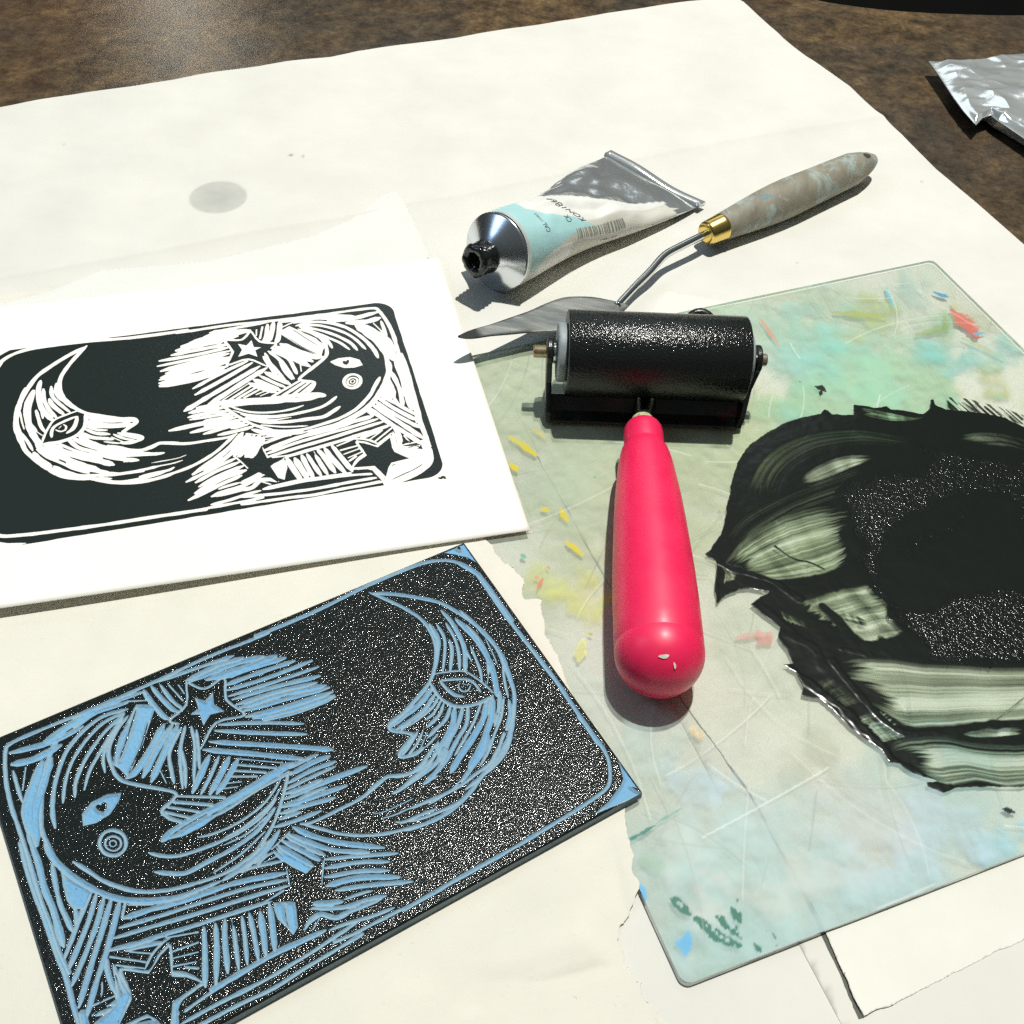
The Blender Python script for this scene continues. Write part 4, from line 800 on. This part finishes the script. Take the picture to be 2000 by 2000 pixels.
for t in [([(95, 775), (130, 795), (180, 825), (260, 850), (370, 885), (440, 930), (500, 968)], 1.5, .7), ([(240, 880), (320, 900), (400, 925), (520, 930), (640, 905)], 3.6, .25), ([(600, 1000), (680, 1075), (760, 1180), (800, 1210)], 2.6, .2), ([(290, 985), (400, 1060), (470, 1130), (560, 1180), (600, 1260)], 2.2, .4), ([(430, 1255), (530, 1330), (600, 1385), (680, 1440), (760, 1520), (850, 1610), (900, 1670), (1030, 1742)], 1.7, .8), ([(560, 1080), (720, 1160), (860, 1175), (980, 1130)], 3.6, .15),
          ([(640, 1240), (720, 1340), (800, 1430), (880, 1510), (960, 1555), (1060, 1556), (1200, 1545), (1300, 1520), (1483, 1510), (1700, 1490)], 1.6, .55), ([(1060, 1780), (1120, 1798), (1165, 1800)], 1.8, .6), ([(390, 735), (470, 790), (540, 805), (605, 835)], .5, .25, .9), ([(680, 1185), (780, 1208)], .8, .4), ([(700, 680), (720, 740), (760, 850)], 3.0, .1), ([(910, 1010), (960, 1090), (1020, 1160)], 3.0, .1), ([(1483, 1400), (1300, 1545)], .3, .05, .6), ([(135, 985), (128, 930), (136, 860)], 1.1, .4)]:
    ridge_(*t)
ro = PLs([(660, 490), (740, 450), (820, 430), (1000, 400), (1060, 360), (1000, 300), (1150, 290), (1300, 330), (1483, 340), (1850, 450), (1930, 900), (1800, 1235), (1483, 1245), (1200, 1258), (1060, 1235), (1040, 1190), (1000, 1150), (900, 1030), (830, 930), (780, 850), (750, 700), (690, 560)])[:, :2]
ri = PLs([(870, 700), (920, 650), (1000, 600), (1100, 550), (1200, 515), (1400, 512), (1450, 560), (1490, 750), (1500, 900), (1420, 922), (1250, 935), (1150, 950), (1080, 1010), (950, 1020), (890, 970), (845, 900), (850, 780)])[:, :2]
dO = polyd(ro, X, Y)+2.2*fbm(X, Y, 6, 81, 4); dI = polyd(ri, X, Y)+1.0*fbm(X, Y, 5, 82, 3)
FT = np.where(dO < 0, np.maximum(FT, sstep(.5, -.5, dO)), FT)
stp = sstep(2.5, -6, dO)*sstep(-2.0, 3.0, dI); band, _ = lined(PLs([(960, 740), (1100, 680), (1300, 560)]), X, Y); stp = np.maximum(stp, .55*sstep(4, 1, band+2*vnoise(X, Y, 2, 3))); stp = np.clip(stp+.0, 0.0, 1)
FT *= sstep(.12, -.22, D)
wisp = polyd(PLs([(1140, 85), (1160, 70), (1250, 90), (1400, 130), (1483, 160), (1483, 205), (1400, 180), (1300, 150), (1200, 150), (1150, 140)])[:, :2], X, Y); ws = (vnoise((X+Y*.6)*1.0, Y*.12, .8, 90) > .15)*sstep(.3, -.6, wisp)*.85; FT = np.maximum(FT, ws)
Z = ZT+.04+.08*np.clip(FT, 0, 1)+rid*.17+.05*fbm(X, Y, 6, 70, 3)*FT+.06*vnoise(X, Y, 1.0, 71)*stp
keep = np.maximum(np.maximum(FT[:-1, :-1], FT[1:, :-1]), np.maximum(FT[:-1, 1:], FT[1:, 1:])) > .05
pu = (X-P0[0])*PU[0]+(Y-P0[1])*PU[1]; pin = pu < PW-6; keep &= pin[:-1, :-1] & pin[1:, 1:]
V = np.stack([X, Y, Z], -1).reshape(-1, 3); V, F, a1, a2 = compact(V, gridF(len(ys), len(xs), keep), FT.ravel(), stp.ravel())
o = mesh('ink_slab', V, F, MAT_SMEAR.m); fattr(o, 'film', a1); fattr(o, 'stipple', a2); tag(o, 'puddle of black printing ink scraped and rolled out on the plexiglass', 'ink')
# ------------------------------------------------------------------ brayer
AXY, AXZ = 321.0, 25.0
b = empty('brayer', 'ink brayer with glossy black roller and bright red wooden handle', 'brayer', (47, AXY, ZT))
BXS = 1.055; BXA = .04667
def Bx(p):                               # brayer frame -> table
    x, y = p[0]*BXS, p[1]*BXS; c_, s_ = math.cos(BXA), math.sin(BXA); return np.array([x*c_-y*s_+14.145, x*s_+y*c_-28.963, ZT+(p[2]-ZT)*1.03])
BO = Bx((47, AXY, ZT)); b.location = Vector(BO)*S
w2 = lambda V, own=False: [tuple((np.array(p) if own else Bx(p))-BO) for p in V]
def add(name, VF, mat, parent=b, smooth=True, bev=0, own=False):
    o = mesh(name, w2(VF[0], own), VF[1], mat.m, parent, smooth)
    if bev: md = o.modifiers.new('b', 'BEVEL'); md.width = bev*S; md.segments = 3; md.limit_method = 'ANGLE'
    return o
XA, XB = 16.6, 79.0; RR = 15.1
def cyl(x0, x1, r, y=AXY, z=AXZ, n=64, cb=.6):
    pr_ = [(0, 0), (0, r-cb), (cb*.3, r-cb*.3), (cb, r), (x1-x0-cb, r), (x1-x0-cb*.3, r-cb*.3), (x1-x0, r-cb), (x1-x0, 0)]; return lathe((x0, y, z), (x1, y, z), pr_, n)
add('roller', cyl(XA, XB, RR, n=96, cb=.5), MAT_ROLLER)
add('roller_core', cyl(XA-3.2, XA-.01, 10.5), MAT_CORE); add('roller_core', cyl(XB+.01, XB+2.0, 10.0), MAT_CORE)
add('axle', cyl(5.2, 87.2, 2.25, cb=.4, n=24), MAT_AXLE)
add('axle_nut', cyl(XA-4.6, XA-3.3, 4.2, n=6, cb=.2), MAT_STEEL); add('axle_nut', cyl(XB+2.1, XB+3.0, 4.4, n=24, cb=.2), MAT_STEEL)
def arm(x, x2, t=2.0):
    P = []; cy, cz, r = AXY, AXZ, 5.2
    for a in np.radians(np.linspace(-20, 200, 20)): P.append((cy+r*math.cos(a), cz+r*math.sin(a)))
    P += [(AXY-6.4, 16), (307.8, 8), (306.6, 4.2), (308.5, 3.0), (314.0, 3.0), (319, 9), (AXY+4, 17)]
    n = len(P); f = lambda z: x+(x2-x)*(1-np.clip((z-4)/20, 0, 1))
    V = [(f(z)-t/2, y, z) for y, z in P]+[(f(z)+t/2, y, z) for y, z in P]
    return V, [tuple(range(n))[::-1], tuple(range(n, 2*n))]+[(i, (i+1) % n, (i+1) % n+n, i+n) for i in range(n)]
add('frame_arm', arm(10.8, 11.4), MAT_FRAME, smooth=False, bev=.5); add('frame_arm', arm(83.8, 79.2), MAT_FRAME, smooth=False, bev=.5)
def plate(x0, x1, prof, t):
    V = []; nP = len(prof)
    for x in (x0, x1): V += [(x, y, z) for y, z in prof]
    return V, [tuple(range(nP))[::-1], tuple(range(nP, 2*nP))]+[(i, (i+1) % nP, (i+1) % nP+nP, i+nP) for i in range(nP)]
add('frame_crossbar', plate(11.0, 79.6, [(307.0, 4.4), (308.4, 3.0), (313.4, 3.0), (316.5, 9.5), (315.0, 10.4), (311.6, 6.0)], 2), MAT_FRAME, smooth=False, bev=.6)
# shank socket between crossbar and handle
S0 = Bx((46.0, 314.0, 7.5)); SPH = G(1288, 1277, 15.4); NK = G(1255, 829, 16.0); ax = (SPH-NK)/np.linalg.norm(SPH-NK)
add('handle_socket', lathe(S0, NK, [(0, 0), (0, 4.4), (3, 4.0), (8, 3.3), (14, 3.0), (20, 3.0), (20, 0)], 20), MAT_FRAME, own=True)
add('ferrule_crust', lathe(NK-ax*3.2, SPH, [(0, 0), (0, 2.8), (.6, 3.8), (2.0, 4.1), (3.6, 3.9), (3.6, 0)], 20), MAT_CRUST, own=True)
Lh = np.linalg.norm(SPH-NK); R2 = 13.2; RK = 1.03
prof = [(0, 0), (0, 3.4), (.4, 4.6), (1.4, 5.9), (3.0, 6.6), (5, 6.85), (9.0, 6.9), (10.8, 6.8), (11.4, 6.75), (12.2, 7.2), (13.6, 7.9), (16, 8.5), (20, 9.2), (27, 10.0), (36, 10.9), (46, 11.6), (57, 12.2), (68, 12.75), (80, 13.1), (Lh-8, 13.18), (Lh-2.2, 13.2), (Lh-2.0, 13.13), (Lh-1.8, 13.2), (Lh, 13.2)]
prof += [(Lh+R2*math.sin(a), R2*math.cos(a)) for a in np.radians(np.arange(6, 91, 6))]
o = add('handle', lathe(NK, SPH, [(a_, b_*RK) for a_, b_ in prof], 64), MAT_RED, own=True)
def chip(px, py, w, h, ang):
    d = G(px, py, 0)-np.array([0, 0, CAM_H]); d /= np.linalg.norm(d); oc = np.array([0, 0, CAM_H])-SPH; bq = oc@d; t = -bq-math.sqrt(max(bq*bq-(oc@oc-(R2*RK+.05)**2), 0)); c = np.array([0, 0, CAM_H])+d*t; nrm = (c-SPH)/np.linalg.norm(c-SPH)
    u = np.cross(nrm, [0, 1, 0]); u /= np.linalg.norm(u); v = np.cross(nrm, u); V = [c+nrm*.05]
    for k in range(18):
        a = k*math.pi/9; rr_ = 1+.13*math.sin(3*a+px); x = w*rr_*math.cos(a); y = h*rr_*math.sin(a); V.append(c+u*(x*math.cos(ang)-y*math.sin(ang))+v*(x*math.sin(ang)+y*math.cos(ang))-nrm*.0+nrm*.03)
    return V, [(0, k+1, (k+1) % 18+1) for k in range(18)]
add('paint_chip', chip(1297, 1282, 1.5, .6, .1), MAT_CHIP, o, own=True); add('paint_chip', chip(1318, 1300, .35, 1.0, .5), MAT_CHIP, o, own=True)
# rest loop behind the roller
RL = [(67.5+7.2*math.cos(a), 341+9*math.sin(a), 13.5+8.5*math.sin(a)) for a in np.radians(np.arange(-20, 201, 11))]
add('rest_loop', tube(RL, 1.7, 12), MAT_FRAME)
# ------------------------------------------------------------------ palette knife
hA = G(1408, 444, 8.7); hB = G(1710, 310, 9.2); kn = empty('palette_knife', 'palette knife with paint-stained grey wooden handle, brass ferrule and ink-tipped steel blade', 'palette knife', (hA[0], hA[1], .3))
wk = lambda V: [(p[0]-hA[0], p[1]-hA[1], p[2]-.3) for p in V]
Lk = np.linalg.norm(hB-hA)
kp = [(0, 0), (0, 5.9), (1, 6.2), (6, 6.6), (14, 7.4), (24, 8.3), (34, 8.9), (44, 9.1), (54, 8.8), (Lk-18, 7.9), (Lk-11, 6.4), (Lk-6, 4.9), (Lk-2, 3.0), (Lk-.5, 1.5), (Lk, 0)]
o = mesh('handle', wk(lathe(hA, hB, kp, 48)[0]), lathe(hA, hB, kp, 48)[1], MAT_WOOD.m, kn)
hd = (hB-hA)/Lk; upn = np.cross(np.cross(hd, [0, -.35, 1.0]), hd); upn /= np.linalg.norm(upn); sdn = np.cross(hd, upn); V = []
for k in range(25):
    a = 0 if k == 0 else (k-1)*math.pi/12; q_ = 0 if k == 0 else 1; ds = 2.6*math.cos(a)*q_; ph = 1.75*math.sin(a)*q_*(1 if ds < 0 else 1-.25*ds/2.6)/6.0; sl = Lk-10.5+ds; rl = np.interp(sl, [p[0] for p in kp[1:]], [p[1] for p in kp[1:]])+.07
    V.append(hA+hd*sl+rl*(upn*math.cos(ph)+sdn*math.sin(ph)))
mesh('hang_hole', wk(V), [(0, k+1, (k+1) % 24+1) for k in range(24)], MAT_HOLE.m, o)
fA = hA-hd*9.5; fv, ff = lathe(fA, hA+hd, [(0, 0), (0, 2.6), (-.0, 4.6), (.5, 5.1), (1.3, 5.5), (8.5, 6.0), (9.3, 6.3), (10.2, 6.1), (10.2, 0)], 40); mesh('ferrule', wk(fv), ff, MAT_BRASS.m, kn)
jz = 5.0; pth = [fA+hd*2, G(1360, 466, 9.2), G(1330, 481, 9.0), G(1298, 499, 8.6), G(1270, 530, 7.2), G(1240, 560, 5.6), G(1212, 590, jz), G(1205, 597, jz)]
pth = smooth(np.array(pth), 5); sv, sf = tube(pth, np.interp(np.arange(len(pth)), [0, len(pth)*.55, len(pth)-4, len(pth)-1], [1.75, 1.75, 1.6, 1.9]), 16); mesh('shank', wk(sv), sf, MAT_STEEL.m, kn)
zk = lambda px: np.interp(px, [890, 1225], [15.0, 4.4])
c1 = lambda pts: [(880+x*.2588, 260+y*.2588) for x, y in pts]
top = c1([(55, 1536), (120, 1505), (200, 1478), (300, 1450), (450, 1398), (600, 1345), (720, 1290), (830, 1252), (900, 1241), (980, 1239), (1070, 1243), (1150, 1256), (1240, 1275), (1330, 1295)])
bot = c1([(55, 1542), (100, 1553), (180, 1552), (300, 1535), (450, 1522), (600, 1508), (750, 1503), (900, 1492), (1000, 1470), (1100, 1440), (1180, 1405), (1250, 1365), (1300, 1335), (1335, 1300)])
tt = np.linspace(0, 1, 60); r3 = lambda L: respl(smooth(np.array([G(x, y, zk(x)) for x, y in L])), tt)
TA, TB = r3(top), r3(bot); Wd = np.linspace(0, 1, 14)[:, None, None]; Pb = TA[None]*(1-Wd)+TB[None]*Wd
o = mesh('blade', np.array(wk(Pb.reshape(-1, 3))), gridF(14, 60), MAT_BLADE.m, kn); md = o.modifiers.new('t', 'SOLIDIFY'); md.thickness = .5*S
t2 = np.broadcast_to(tt[None], (14, 60)); inkk = np.maximum(sstep(.16, .10, t2+.03*vnoise(Pb[..., 0], Pb[..., 1], 3, 4)), sstep(.42, .36, t2)*sstep(.75, .95, Wd[..., 0]+0*t2)*.9); fattr(o, 'ink', inkk)
# ------------------------------------------------------------------ ink tube
RT = 16.2; rim = G(973, 492, RT+.4); cA = G(1187, 304, 10.5); cB = G(1362, 404, 2.6); cc = (cA+cB)/2; Wc = (cA-cB); Wl = np.linalg.norm(Wc)/2; Wc /= 2*Wl; print('crimp half width', Wl)
t = empty('ink_tube', 'squeezed metal tube of black ink with an open inky nozzle and torn pale label', 'ink tube', (rim[0], rim[1], .3)); wt = lambda V: [(p[0]-rim[0], p[1]-rim[1], p[2]-.3) for p in V]
axd = cc-rim; Lt = np.linalg.norm(axd); axd /= Lt; ca = (rim-G(932, 507, 19.5)); ca /= np.linalg.norm(ca)   # cap axis
W0 = Wc-ca*(Wc@ca); W0 /= np.linalg.norm(W0); N0 = np.cross(ca, W0); N0 *= np.sign(N0[2]); N1_ = np.cross(axd, Wc); N1_ /= np.linalg.norm(N1_); N1_ *= np.sign(N1_[2])
def TS(a, th, off=0.0):                  # tube skin: a 0..1 from shoulder to crimp, th from the top towards the viewer
    k = sstep(0, 1, a); s = a**.85; c = rim+(cc-rim)*a+np.array([0, 0, -3.0])*math.sin(math.pi*a)*.0
    hw = RT+(Wl-RT)*(.25*a+.75*sstep(.15, 1, a)); hw *= 1-.10*math.exp(-((a-.35)/.2)**2); ht = RT*(1-a)**.95*1.0+.5
    w = W0*(1-s)+Wc*s; w /= np.linalg.norm(w); nn = N0*(1-s)+N1_*s; nn /= np.linalg.norm(nn)
    ex_ = 1-.25*s; x = -math.copysign(abs(math.sin(th))**ex_, math.sin(th))*hw; y = math.copysign(abs(math.cos(th))**ex_, math.cos(th))*ht
    env = math.sin(math.pi*min(a*1.05, 1))*1.0
    dn_ = env*(2.3*float(vnoise(np.array(a*60.), np.array(x*.9), 9, 12))+.9*float(vnoise(np.array(a*60.), np.array(x), 4.3, 14))+1.2*abs(float(vnoise(np.array(a*50+x), np.array(a*20-x), 11, 16))))
    y += (dn_*.9-1.6*env*math.exp(-((x+1)/6)**2)*math.sin(math.pi*a)) if y > 0 else 0
    p = c+w*x+nn*(y+(off if y > 0 else 0)); p[2] = max(p[2], .45); return p
na, nth = 90, 120; TH = np.linspace(-math.pi, math.pi, nth); AA = np.linspace(0, 1, na); Vt = np.array([[TS(a, th) for th in TH] for a in AA]); lab = np.zeros((na, nth, 4))
for i, a in enumerate(AA):
    for j, th in enumerate(TH):
        dg = math.degrees(th); wv = .012*math.sin(dg*.09)+.01*math.sin(dg*.21+1)
        e1 = np.interp(dg, [-180, -95, -60, -35, 0, 20, 35, 60, 70, 110, 180], [.55, .40, .33, .36, .48, .68, .86, .90, .98, .98, .6])+wv
        te = np.interp(dg, [-110, -70, -45, -10, 10, 35, 50, 62, 75, 95], [.02, .06, .13, .15, .20, .36, .42, .26, .14, .02])+wv*.6
        if a < e1: lab[i, j] = (.80, .80, .75, 1) if dg < 38 else (.66, .65, .57, 1)
        if dg > 72 and .07 < a < .26: lab[i, j] = (.86, .86, .82, 1)
        if a < te: lab[i, j] = (.42, .70, .70, 1)
        if a < .022: lab[i, j] = (.7, .72, .66, .6)
        if dg > 62 and a > .86: lab[i, j, 3] = 0
o = mesh('tube_body', wt(Vt.reshape(-1, 3)), gridF(na, nth), MAT_TUBE.m, t); cattr(o, 'label', lab.reshape(-1, 4))
# crimp: folded strip
cf = [(-.8, 1.1), (3.8, 1.3), (4.3, .2), (3.8, -.9), (-.8, -.8)]; V = []; Wl2 = Wl+1.2
for s in np.linspace(-1, 1, 24):
    for a_, h_ in cf: V.append(cc+Wc*s*Wl2+axd*(a_-1)+N1_*(h_+.6*math.sin(s*4))+axd*.9*s*s+np.array([0, 0, .5]))
F = [(i*5+k, i*5+(k+1) % 5, (i+1)*5+(k+1) % 5, (i+1)*5+k) for i in range(23) for k in range(5)]+[(0, 1, 2, 3, 4), (115, 119, 118, 117, 116)]
mesh('folded_crimp', [(x, y, max(z, .2)) for x, y, z in wt(V)], F, MAT_FOIL.m, t)
sA = rim-ca*0; pr_ = [(0, RT+.1), (-.6, RT+.5), (-1.2, RT+.35), (-1.7, RT-.3), (-5.0, 9.5), (-7.4, 5.8), (-7.6, 5.0)]
v, f = lathe(sA, sA+ca, [(s, r) for s, r in pr_], 64); mesh('shoulder', wt(v), f, MAT_SHOULDER.m, t)
nz = rim-ca*7.0; v, f = lathe(nz, nz-ca, [(0, 6.2), (1, 6.9), (2, 6.3), (3, 6.9), (4.2, 6.3), (5.4, 6.9), (6.6, 6.4), (7.8, 6.8), (8.8, 6.2), (9.2, 5.0), (9.0, 3.6), (8.0, 3.2), (2, 2.8), (1, 0)], 40)
v = [np.array(p)+.35*np.array([vnoise(np.array(p[0]), np.array(p[1]+p[2]), 1.7, 1), vnoise(np.array(p[1]), np.array(p[2]), 1.7, 2), vnoise(np.array(p[2]), np.array(p[0]), 1.7, 3)]) for p in v]
mesh('nozzle', wt(v), f, MAT_WET.m, t)
bm = bmesh.new()
for k, (dx, dz, r) in enumerate(((0, -5.6, 2.2), (1.5, -5.0, 1.8), (-1.6, -5.2, 1.6), (.4, -7.4, 1.2), (2.9, -4.2, 1.2), (-3, -3.6, 1.3), (-1.4, 5.6, 1.2))):
    mt = Matrix.Translation(Vector(wt([nz-ca*(7.2-.5*k*.4)+W0*dx*.9+np.array([0, 0, dz])])[0])*S)@Matrix.Scale(r*S, 4)@Matrix.Scale(1.5, 4, (0, 0, 1)); bmesh.ops.create_icosphere(bm, subdivisions=3, radius=1, matrix=mt)
me = bpy.data.meshes.new('ink_blob'); bm.to_mesh(me); bm.free(); me.materials.append(MAT_WET.m); me.polygons.foreach_set('use_smooth', [True]*len(me.polygons)); o = bpy.data.objects.new('ink_blob', me); C.objects.link(o); o.parent = t
# writing and bars wrapped on the tube skin
def glyphs(body, size):
    cu = bpy.data.curves.new('t', 'FONT'); cu.body = body; cu.size = size; cu.resolution_u = 3; ob = bpy.data.objects.new('t', cu); C.objects.link(ob); bpy.context.view_layer.update()
    me = bpy.data.meshes.new_from_object(ob.evaluated_get(bpy.context.evaluated_depsgraph_get())); V = [tuple(v.co) for v in me.vertices]; F = [tuple(p.vertices) for p in me.polygons]; bpy.data.objects.remove(ob); return V, F
def wrap(name, body, size, a0, th0, mat, sx=1.0, slope=0.0):
    V, F = glyphs(body, size); out = []
    for x, y, z in V: out.append(TS(a0-y/Lt+slope*x/Lt, math.radians(th0)-x*sx/22.0, .12))
    return mesh(name, wt(out), F, mat.m, t, False)
wrap('printed_text', 'KON1860', 4.9, .385, 40, MAT_TEXT, 1.05, -.35); wrap('printed_text', 'CK', 4.2, .30, 37, MAT_TEXT); wrap('printed_text', 'CAL', 3.6, .155, 42, MAT_TEXT); wrap('printed_text', 'STABLE', 2.2, .155, 22, MAT_BAR)
V = []; F = []; rb_ = random.Random(3); a = .30
while a < .56:
    w = rb_.choice([.003, .003, .005, .008]); n = len(V)
    for k in range(7):
        th = math.radians(52+22*k/6); V += [TS(a, th, .1)+np.array([0, -.1, .05]), TS(a+w, th, .1)+np.array([0, -.1, .05])]
    F += [(n+2*k, n+2*k+1, n+2*k+3, n+2*k+2) for k in range(6)]; a += w+rb_.choice([.004, .005, .009])
mesh('barcode', wt(V), F, MAT_BAR.m, t, False)
# ------------------------------------------------------------------ second tube end on the right
fl = lambda pts, z: [G(1780+x*.12422, 60+y*.12422, z) for x, y in pts]
tE = np.array(fl([(300, 398), (620, 398), (1000, 392), (1380, 352), (1450, 330), (1771, 305)], 13)); tE = np.vstack([tE, tE[-1]+(tE[-1]-tE[0])*np.array([1.3, 1.3, 0])])
lE = np.array(fl([(300, 398), (480, 650), (600, 830), (700, 980), (850, 1180), (1050, 1400)], 11)); bE = np.array(fl([(1050, 1400), (1150, 1290), (1280, 1245), (1400, 1340), (1560, 1440), (1771, 1585)], 11)); bE = np.vstack([bE, bE[-1]+(bE[-1]-bE[2])*np.array([1.6, 1.6, 0])])
nu, nv = 260, 150; ut = np.linspace(0, 1, nu); vt = np.linspace(0, 1, nv); TE = respl(tE, ut); BE = respl(bE, ut**1.1); LE = respl(lE, vt); RE = respl([tE[-1], bE[-1]], vt)
u3 = ut[None, :, None]; v3 = vt[:, None, None]; Pf = (1-v3)*TE[None]+v3*BE[None]+(1-u3)*LE[:, None]+u3*RE[:, None]-((1-u3)*(1-v3)*TE[0]+u3*(1-v3)*TE[-1]+(1-u3)*v3*BE[0]+u3*v3*BE[-1])
X, Y = Pf[..., 0], Pf[..., 1]; cr1 = 1-np.abs(fbm(X*.7, Y, 26, 101, 2)); cr2 = 1-np.abs(fbm(X+Y, Y-X*.5, 15, 105, 2)); env = sstep(0, .08, ut)[None, :]*sstep(0, .05, vt)[:, None]*sstep(0, .06, 1-vt)[:, None]
Pf[..., 2] = 10.5-2.5*(1-env)+env*(3.2*(cr1-.6)+.8*(cr2-.6)+5*sstep(.15, .8, ut)[None, :]*np.sin(vt*math.pi)[:, None])
ft = empty('foil_tube', 'crumpled shiny silver end of another tube on the bare table at the right', 'ink tube', (TE[0][0], TE[0][1], 0)); wf = lambda V: V-np.array([TE[0][0], TE[0][1], 0])
mesh('foil_skin', wf(Pf.reshape(-1, 3)), gridF(nv, nu), MAT_FOIL.m, ft)
un = Pf.copy(); un[..., 2] = np.minimum(Pf[..., 2]-.4, 8.5-6.5*env*sstep(0, .3, ut)[None, :]); mesh('foil_underside', wf(un.reshape(-1, 3)), gridF(nv, nu, flip=True), MAT_FOIL.m, ft)
